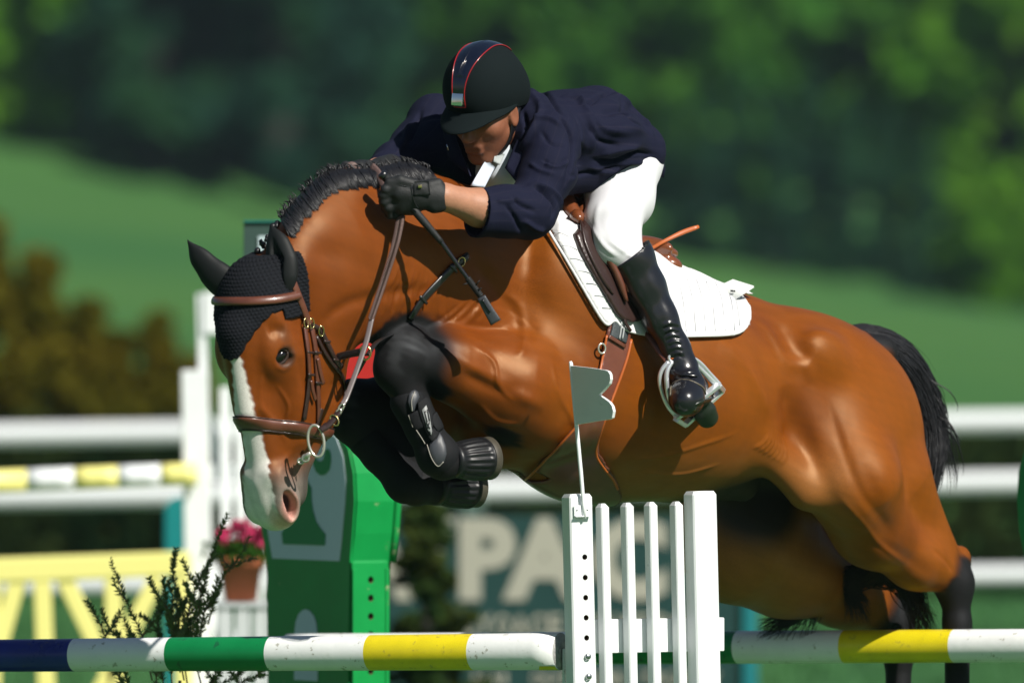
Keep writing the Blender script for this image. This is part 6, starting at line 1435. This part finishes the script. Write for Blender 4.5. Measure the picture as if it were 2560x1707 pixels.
# stripe coordinate: distance round the nearest limb axis
segs = [(pt(1260, 345, -470), pt(1640, 380, -100), 105, nrm([.4, -.5, 0])), (pt(1385, 360, -570), pt(1325, 530, -695), 60, nrm([1, 0, 0])), (pt(1325, 530, -695), pt(1190, 534, -790), 58, UP), (S2, pt(985, 418, -450), 52, nrm([1, 0, 0]))]
bd = np.full(len(V), 1e9); su = np.zeros(len(V))
for a, b, r_, ref in segs:
    d, t = seg_d(V, a, b); ax = nrm(b - a); e1 = nrm(ref - ax * ref.dot(ax)); e2 = np.cross(ax, e1); q_ = V - a; an = np.arctan2(q_ @ e2, q_ @ e1) * r_; k_ = (d - r_) < bd; bd[k_] = (d - r_)[k_]; su[k_] = an[k_]
JKT = cyc(V, F, 'jacket', MJK, RIDER, cols={'Stripe': np.stack([su / 22, su * 0, su * 0, su * 0 + 1], 1)})
t = MJK.node_tree; b_ = t.nodes['Principled BSDF']; a_ = t.nodes.new('ShaderNodeVertexColor'); a_.layer_name = 'Stripe'; sp = t.nodes.new('ShaderNodeSeparateColor'); t.links.new(a_.outputs[0], sp.inputs[0])
fr = t.nodes.new('ShaderNodeMath'); fr.operation = 'FRACT'; t.links.new(sp.outputs[0], fr.inputs[0]); lt = t.nodes.new('ShaderNodeMath'); lt.operation = 'LESS_THAN'; lt.inputs[1].default_value = .085; t.links.new(fr.outputs[0], lt.inputs[0])
mx = t.nodes.new('ShaderNodeMix'); mx.data_type = 'RGBA'; mx.inputs['A'].default_value = (.008, .0092, .024, 1); mx.inputs['B'].default_value = (.0135, .0135, .028, 1); t.links.new(lt.outputs[0], mx.inputs['Factor']); t.links.new(mx.outputs['Result'], b_.inputs['Base Color'])
so_ = JKT.modifiers.new('cloth', 'SOLIDIFY'); so_.thickness = .003; so_.offset = -1
# cuff hem roll, skirt hem, collar, lapels, flap of the pocket
def jpipe(path, r_, off, name, n=30, m_=MJK):
    P0 = spline([(x, y, 0) for x, y in path], n); P, ok = JH.hit(P0[:, 0], P0[:, 1], off); v, f = tube(P, r_, 7); return cyc(np.array(v), f, name, m_, JKT)
jpipe([(1655, 440), (1640, 446), (1600, 432), (1570, 428)], 3, 0, 'hem')
# skirt vent flap hanging over the seat
fl_ = [pt(1570, 330, -290), pt(1640, 350, -170), pt(1664, 420, -130), pt(1660, 445, -140), pt(1600, 424, -240), pt(1545, 436, -330), pt(1470, 462, -400), pt(1440, 440, -420)]
cen = np.mean(fl_, 0); n_ = len(fl_)
V = []; 
for k_, d_ in ((1, 0), (1, 6)):
    V += [q_ + np.array([0, d_, 0]) for q_ in fl_] + [cen + np.array([0, d_ - 6, 0])]
F = [[i, (i + 1) % n_, n_] for i in range(n_)] + [[n_ + 1 + (i + 1) % n_, n_ + 1 + i, 2 * n_ + 1] for i in range(n_)] + [[i, n_ + 1 + i, n_ + 1 + (i + 1) % n_, (i + 1) % n_] for i in range(n_)]
me_o = cyc(np.array(V), F, 'skirt', MJK, JKT, cols={'Stripe': np.tile([.5, 0, 0, 1], (len(V), 1))})
# collar stand and lapels
def patch(P4, n, thick, name, m_, parent, bulge=0):
    "bilinear curved patch with thickness from four corners"
    A, Bq, Cq, D = [np.array(q_, float) for q_ in P4]; V = []
    nrm_ = nrm(np.cross(Bq - A, D - A))
    for k_ in (0, 1):
        for i in range(n):
            for j in range(n):
                u, v_ = i / (n - 1), j / (n - 1); p_ = A * (1 - u) * (1 - v_) + Bq * u * (1 - v_) + Cq * u * v_ + D * (1 - u) * v_; V.append(p_ + nrm_ * (bulge * math.sin(math.pi * u) * math.sin(math.pi * v_) + k_ * thick))
    N = n * n; F = [[i * n + j, (i + 1) * n + j, (i + 1) * n + j + 1, i * n + j + 1] for i in range(n - 1) for j in range(n - 1)]; F += [[q + N for q in f][::-1] for f in F]
    for i in range(n - 1):
        for a, b in ((i * n, (i + 1) * n), (i * n + n - 1, (i + 1) * n + n - 1), (i, i + 1), ((n - 1) * n + i, (n - 1) * n + i + 1)): F.append([a, b, b + N, a + N])
    return cyc(np.array(V), F, name, m_, parent, cols={'Stripe': np.tile([.5, 0, 0, 1], (len(V), 1))} if m_ is MJK else None)
patch([pt(1318, 211, -450), pt(1350, 300, -520), pt(1300, 330, -560), pt(1306, 236, -500)], 8, 5, 'collar', MJK, JKT, 6)
patch([pt(1300, 330, -565), pt(1345, 330, -590), pt(1290, 455, -640), pt(1262, 420, -610)], 8, 5, 'lapel', MJK, JKT, 6)
patch([pt(1100, 285, -470), pt(1135, 330, -520), pt(1175, 440, -590), pt(1120, 400, -520)], 8, 5, 'lapel', MJK, JKT, -6)
v, f = tube([pt(1117, 361, -545), pt(1119, 368, -546), pt(1121, 376, -546)], 1.6, 6); cyc(np.array(v), f, 'lapel_pin', MCH, JKT)
# shirt and tie
Sh = Imp(); Sh.M = 20; Sh.cap(F_(-20, 0, -88), pt(1250, 420, -500), 48, 62, 20); V, F = build_imp(Sh, 5); cyc(V, F, 'shirt', mat('shirt_white', (.55, .60, .66, 1), rough=.7), RIDER)
patch([pt(1216, 398, -590), pt(1238, 418, -585), pt(1212, 468, -612), pt(1178, 464, -612)], 8, 8, 'tie', MTI, RIDER, 8)
patch([pt(1238, 380, -585), pt(1262, 386, -570), pt(1250, 412, -585), pt(1235, 404, -595)], 6, 4, 'shirt_collar', mat('shirt_grey', (.35, .38, .38, 1), rough=.7), RIDER, 3)
# --- breeches
K = Imp(); K.M = 40
for sd in (0, 1):
    g = (lambda q: mir(q)) if sd else (lambda q: np.array(q))
    K.chain([g(pt(1568, 420, -232)), g(pt(1548, 490, -315)), g(pt(1530, 560, -412)), g(pt(1546, 622, -446)), g(pt(1580, 668, -448))], [80, 79, 66, 52, 36], 34)
    K.cap(g(pt(1580, 450, -240)), g(pt(1590, 520, -300)), 40, 28, 40)
    K.ell(g(pt(1520, 610, -478)), (38, 30, 44), None, 30)
K.ell(pt(1580, 400, -140), (80, 130, 80), None, 40)
V, F = build_imp(K, 4.8); V, NK_ = relax(K, V, F, 1, True); KH = Hit(V, F, NK_)
def kr(pts, wd, h): P0 = spline([(x, y, 0) for x, y in pts], 10); P, ok = KH.hit(P0[:, 0], P0[:, 1], 0); return (P, wd, h)
V = displace(V, NK_, [kr(*q) for q in [([(1478, 560), (1492, 590), (1515, 620), (1548, 645)], 5, 4), ([(1590, 545), (1570, 590), (1580, 620)], 14, -4), ([(1575, 440), (1574, 470), (1572, 500)], 3, -3), ([(1520, 600), (1560, 630), (1590, 650)], 4, 2.5), ([(1560, 640), (1580, 620), (1600, 600)], 5, -3), ([(1500, 500), (1490, 560), (1510, 610)], 9, 3)]])
V = V + NK_ * (vnoise(V, .03, 8) * 1.0)[:, None]
BRE = cyc(V, F, 'breeches', MBR, RIDER)
for pth in ([(1600, 462), (1607, 446), (1612, 432)], [(1612, 436), (1620, 440), (1627, 436)]):
    P0 = spline([(x, y, 0) for x, y in pth], 8); v, f = tube(np.array([pt(x, y, -235) for x, y, z in P0]), [2, 5, 7, 8, 8, 7, 5, 2], 8); v = np.array(v); cyc(v + vnoise(v, .3, 5)[:, None] * 2, f, 'shirt_tail', MCLOTH, RIDER)
# --- boots
def boot(g, name):
    I_ = Imp(); I_.M = 30
    I_.chain([g(pt(1556, 600, -447)), g(pt(1576, 645, -445)), g(pt(1610, 715, -438)), g(pt(1650, 795, -436)), g(pt(1688, 872, -432)), g(pt(1703, 912, -430))], [56, 56, 49, 41, 35, 36], 20)
    I_.cap(g(pt(1628, 720, -400)), g(pt(1665, 810, -405)), 34, 22, 30)
    I_.cap(g(pt(1706, 925, -430)), g(pt(1722, 968, -452)), 36, 36, 24); I_.chain([g(pt(1722, 968, -455)), g(pt(1716, 996, -500)), g(pt(1712, 1002, -530))], [40, 40, 34], 20)
    I_.ell(g(pt(1735, 965, -385)), (36, 34, 30), None, 24)
    top = g(pt(1566, 622, -447)); dn = nrm(g(pt(1610, 715, -438)) - g(pt(1576, 645, -445)) + np.array([0, 0, 0.])); cutd = nrm(dn + np.array([.38, 0, .20]) * (1 if name else 1))
    V, F = build_imp(I_, 4.2); V, N = relax(I_, V, F, 1, True)
    return V, F, N, top, dn
V, F, N, top, dn = boot(lambda q: np.array(q), True)
c1 = pt(1572, 640, -446); pn = nrm(np.array([-.58, -.1, .80])); V0, F0 = V, F
BTH = Hit(V, F, N)
def br_(pts, wd, h): P0 = spline([(x, y, 0) for x, y in pts], 10); P, ok = BTH.hit(P0[:, 0], P0[:, 1], 0); return (P, wd, h)
wr = []
for i, (yy, sg) in enumerate([(808, 1), (822, 1), (836, 1), (852, 1), (866, 1), (880, 1)]): wr += [([(1655 + i * 5, yy + 10), (1675 + i * 4, yy), (1700 + i * 2, yy + 6)], 4.5, 4.5), ([(1655 + i * 5, yy + 17), (1675 + i * 4, yy + 8), (1700 + i * 2, yy + 13)], 3.5, -4)]
wr += [([(1672, 925), (1700, 935), (1740, 925)], 5, 4), ([(1672, 940), (1705, 948), (1742, 938)], 4, -4), ([(1682, 958), (1715, 950), (1750, 962)], 3, 3), ([(1590, 660), (1640, 760), (1670, 830)], 12, -2)]
V = displace(V, N, [br_(*q) for q in wr])
V, F = trim(V, F, lambda P: (P - c1) @ pn); BOOT = cyc(V, F, 'boot', MBT, RIDER); so_ = BOOT.modifiers.new('leather', 'SOLIDIFY'); so_.thickness = .003; so_.offset = -1
Vm = np.array([mir(q) for q in V]); mesh_obj('boot', W(Vm), F[:, ::-1], MBT, RIDER)
# sole, heel, toe welt, spur strap
So = Imp(); So.M = 20; sd_ = nrm([.5, .1, -.86]); So.cap(pt(1730, 1012, -520) + sd_ * 4, pt(1750, 1000, -430) + sd_ * 10, 34, 30, 10, flat=(sd_, .25)); So.cap(pt(1762, 1030, -385), pt(1770, 1045, -370), 30, 27, 10, flat=(sd_, .7))
V, F = build_imp(So, 4); cyc(V, F, 'sole', MSO, BOOT)
P0 = spline([(1676, 990, 0), (1682, 960, 0), (1715, 950, 0), (1752, 965, 0), (1764, 985, 0)], 20); P, ok = BTH.hit(P0[:, 0], P0[:, 1], 1); v, f = tube(P, 2.2, 6); cyc(np.array(v), f, 'welt', mat('welt', (.12, .10, .07, 1), rough=.5), BOOT)
P0 = spline([(1672, 925, 0), (1700, 936, 0), (1742, 940, 0)], 12); P, ok = BTH.hit(P0[:, 0], P0[:, 1], 3); v, f = ribbon(P, BTH.grad(P), 6, 3); cyc(np.array(v), f, 'spur_strap', MBT, BOOT)
v, f = box_vf((0, 0, 0), 9, 3, 3.5, None, 1); cyc(np.array(v) + pt(1724, 944, -480), f, 'spur_buckle', MSV, BOOT)
# --- gloves: palm, four bent fingers, thumb
def glove(K_, palm, thumb, cuff, name):
    I_ = Imp(); I_.M = 20
    for a, b, ra, rb in palm: I_.cap(a, b, ra, rb, 14)
    for ch, rr in K_: I_.chain(ch, rr, 5)
    for i in range(len(K_)): I_.cap(palm[0][0] * .35 + K_[i][0][0] * .65, K_[i][0][0], rr[0] + 3, rr[0], 8)
    I_.chain(thumb, [15, 13, 10.5], 6)
    for a, b, ra, rb, fl2 in cuff: I_.cap(a, b, ra, rb, 8, flat=fl2)
    V, F = build_imp(I_, 2.7); V = relax(I_, V, F, 1); return cyc(V, F, name, MGV, RIDER)
fy = [(972, 466), (966, 480), (968, 496), (978, 511)]
K1 = [([pt(x + 16, y - 2, -888 + i * 6), pt(x - 8, y + 8, -892 + i * 6), pt(x - 4, y + 26, -870 + i * 4), pt(x + 22, y + 30, -850 + i * 3)], [12.5, 12, 10.5, 9.5]) for i, (x, y) in enumerate(fy)]
g1 = glove(K1, [(pt(1040, 486, -862), pt(998, 480, -872), 33, 30), (pt(1035, 505, -855), pt(1005, 510, -862), 26, 24), (pt(1030, 520, -845), pt(1000, 522, -850), 17, 14)], [pt(1035, 462, -880), pt(1000, 452, -890), pt(972, 456, -892)],
           [(pt(1060, 488, -858), pt(1092, 492, -852), 35, 37, ((0, 1, 0), .8)), (pt(1075, 463, -865), pt(1095, 458, -860), 13, 12, None), (pt(1085, 515, -858), pt(1100, 515, -855), 17, 14, None)], 'glove')
GH_ = g1
P = np.array([pt(x, y, d_) for x, y, d_ in ((1031, 455, -893), (1029, 475, -898), (1034, 500, -893), (1046, 522, -885))]); v, f = tube(spline(P, 14), 1.5, 6); cyc(np.array(v), f, 'glove_seam', MBT, g1)
patch([pt(1030, 454, -894), pt(1072, 454, -892), pt(1076, 488, -892), pt(1034, 490, -898)], 8, 4, 'glove_flap', MGV, g1, -5)
v, f = box_vf((0, 0, 0), 4.5, 1.5, 4, None, 1); cyc(np.array(v) + pt(1050, 466, -902), f, 'glove_button', MGD, g1)
for k_ in range(4): v, f = tube(spline([pt(fy[k_][0] + 20, fy[k_][1] - 4, -901 + k_ * 5), pt(fy[k_][0] + 44, fy[k_][1], -899 + k_ * 4)], 6), 1.2, 5); cyc(np.array(v), f, 'glove_seam', MBT, g1)
K2 = [([pt(902 - i * 15, 428 - (i == 1) * 4, -640 - i * 22), pt(890 - i * 15, 418, -668 - i * 22), pt(880 - i * 15, 432, -700 - i * 18), pt(888 - i * 13, 446, -705 - i * 16)], [12, 11.5, 10.5, 10]) for i in range(4)]
K2 = [([pt(925 - i * 17, 424, -640 - i * 14), pt(916 - i * 17, 416, -680 - i * 12), pt(914 - i * 17, 432, -712 - i * 10), pt(922 - i * 15, 446, -708 - i * 8)], [13, 12, 11, 10]) for i in range(4)]
glove(K2, [(pt(945, 428, -610), pt(900, 426, -640), 26, 26)], [pt(950, 430, -640), pt(955, 436, -680), pt(945, 444, -705)], [(pt(950, 426, -590), pt(975, 420, -540), 32, 34, None)], 'glove')
# --- riding crop held in the near hand
CROP = empty('riding_crop', 'black riding crop held in the gloved hand across the horse\'s neck', 'riding crop', tuple(W(pt(1046, 538, -880))))
d0 = -905
def seg(pts, r_, name, m_, fl=1.0, n=24): P = spline(pts, n); v, f = tube(P, np.interp(np.linspace(0, 1, n), np.linspace(0, 1, len(r_)), r_), 10, fl); return cyc(np.array(v), f, name, m_, CROP)
seg([pt(958, 438, -885), pt(985, 466, -872), pt(1046, 538, -868), pt(1104, 606, -858)], [11, 11, 10, 10, 7], 'handle', MGV)
v, f = lathe([(.1, -6), (9, -5), (12.5, 0), (12, 7), (10, 9)], 14, pt(985, 466, -880) - pt(958, 438, -885), pt(956, 436, -886)); cyc(np.array(v), f, 'handle_cap', MBT, CROP)
seg([pt(1100, 601, -858), pt(1152, 673, -845), pt(1203, 742, -832)], [6.5, 5.5, 5.5], 'shaft', MBT)
for t_ in np.linspace(.35, .95, 12):
    c_ = pt(1152, 673, -845) * (1 - t_) + pt(1203, 742, -832) * t_; dd = nrm(pt(1203, 742, -832) - pt(1152, 673, -845)); v, f = lathe([(5, -3), (8.5, -1), (8.5, 1), (5, 3)], 10, dd, c_); cyc(np.array(v), f, 'whipping', MGV, CROP)
for q_ in ((1170, 708, -14, 2), (1190, 712, 10, -6), (1196, 725, 9, -3)):
    v, f = tube([pt(q_[0], q_[1], -842), pt(q_[0] + q_[2] * .5, q_[1] + q_[3], -846), pt(q_[0] + q_[2], q_[1] + q_[3] * 2, -846)], [2, 1.6, .8], 5); cyc(np.array(v), f, 'thread_end', MGV, CROP)
P = spline([pt(1203, 742, -836), pt(1222, 776, -834), pt(1240, 806, -832)], 12); v, f = ribbon(P, np.tile(nrm([-.2, -.95, .1]), (12, 1)), np.linspace(10.5, 14, 12), 4); flp_ = cyc(np.array(v), f, 'flap', mat('flap_leather', (.040, .044, .052, 1), rough=.45, bump=(200, .2)), CROP)
P = spline([pt(1206, 748, -842), pt(1218, 768, -841), pt(1226, 780, -840)], 10); v, f = tube(P, 2.2, 6); cyc(np.array(v), f, 'flap_slot', MBT, flp_)
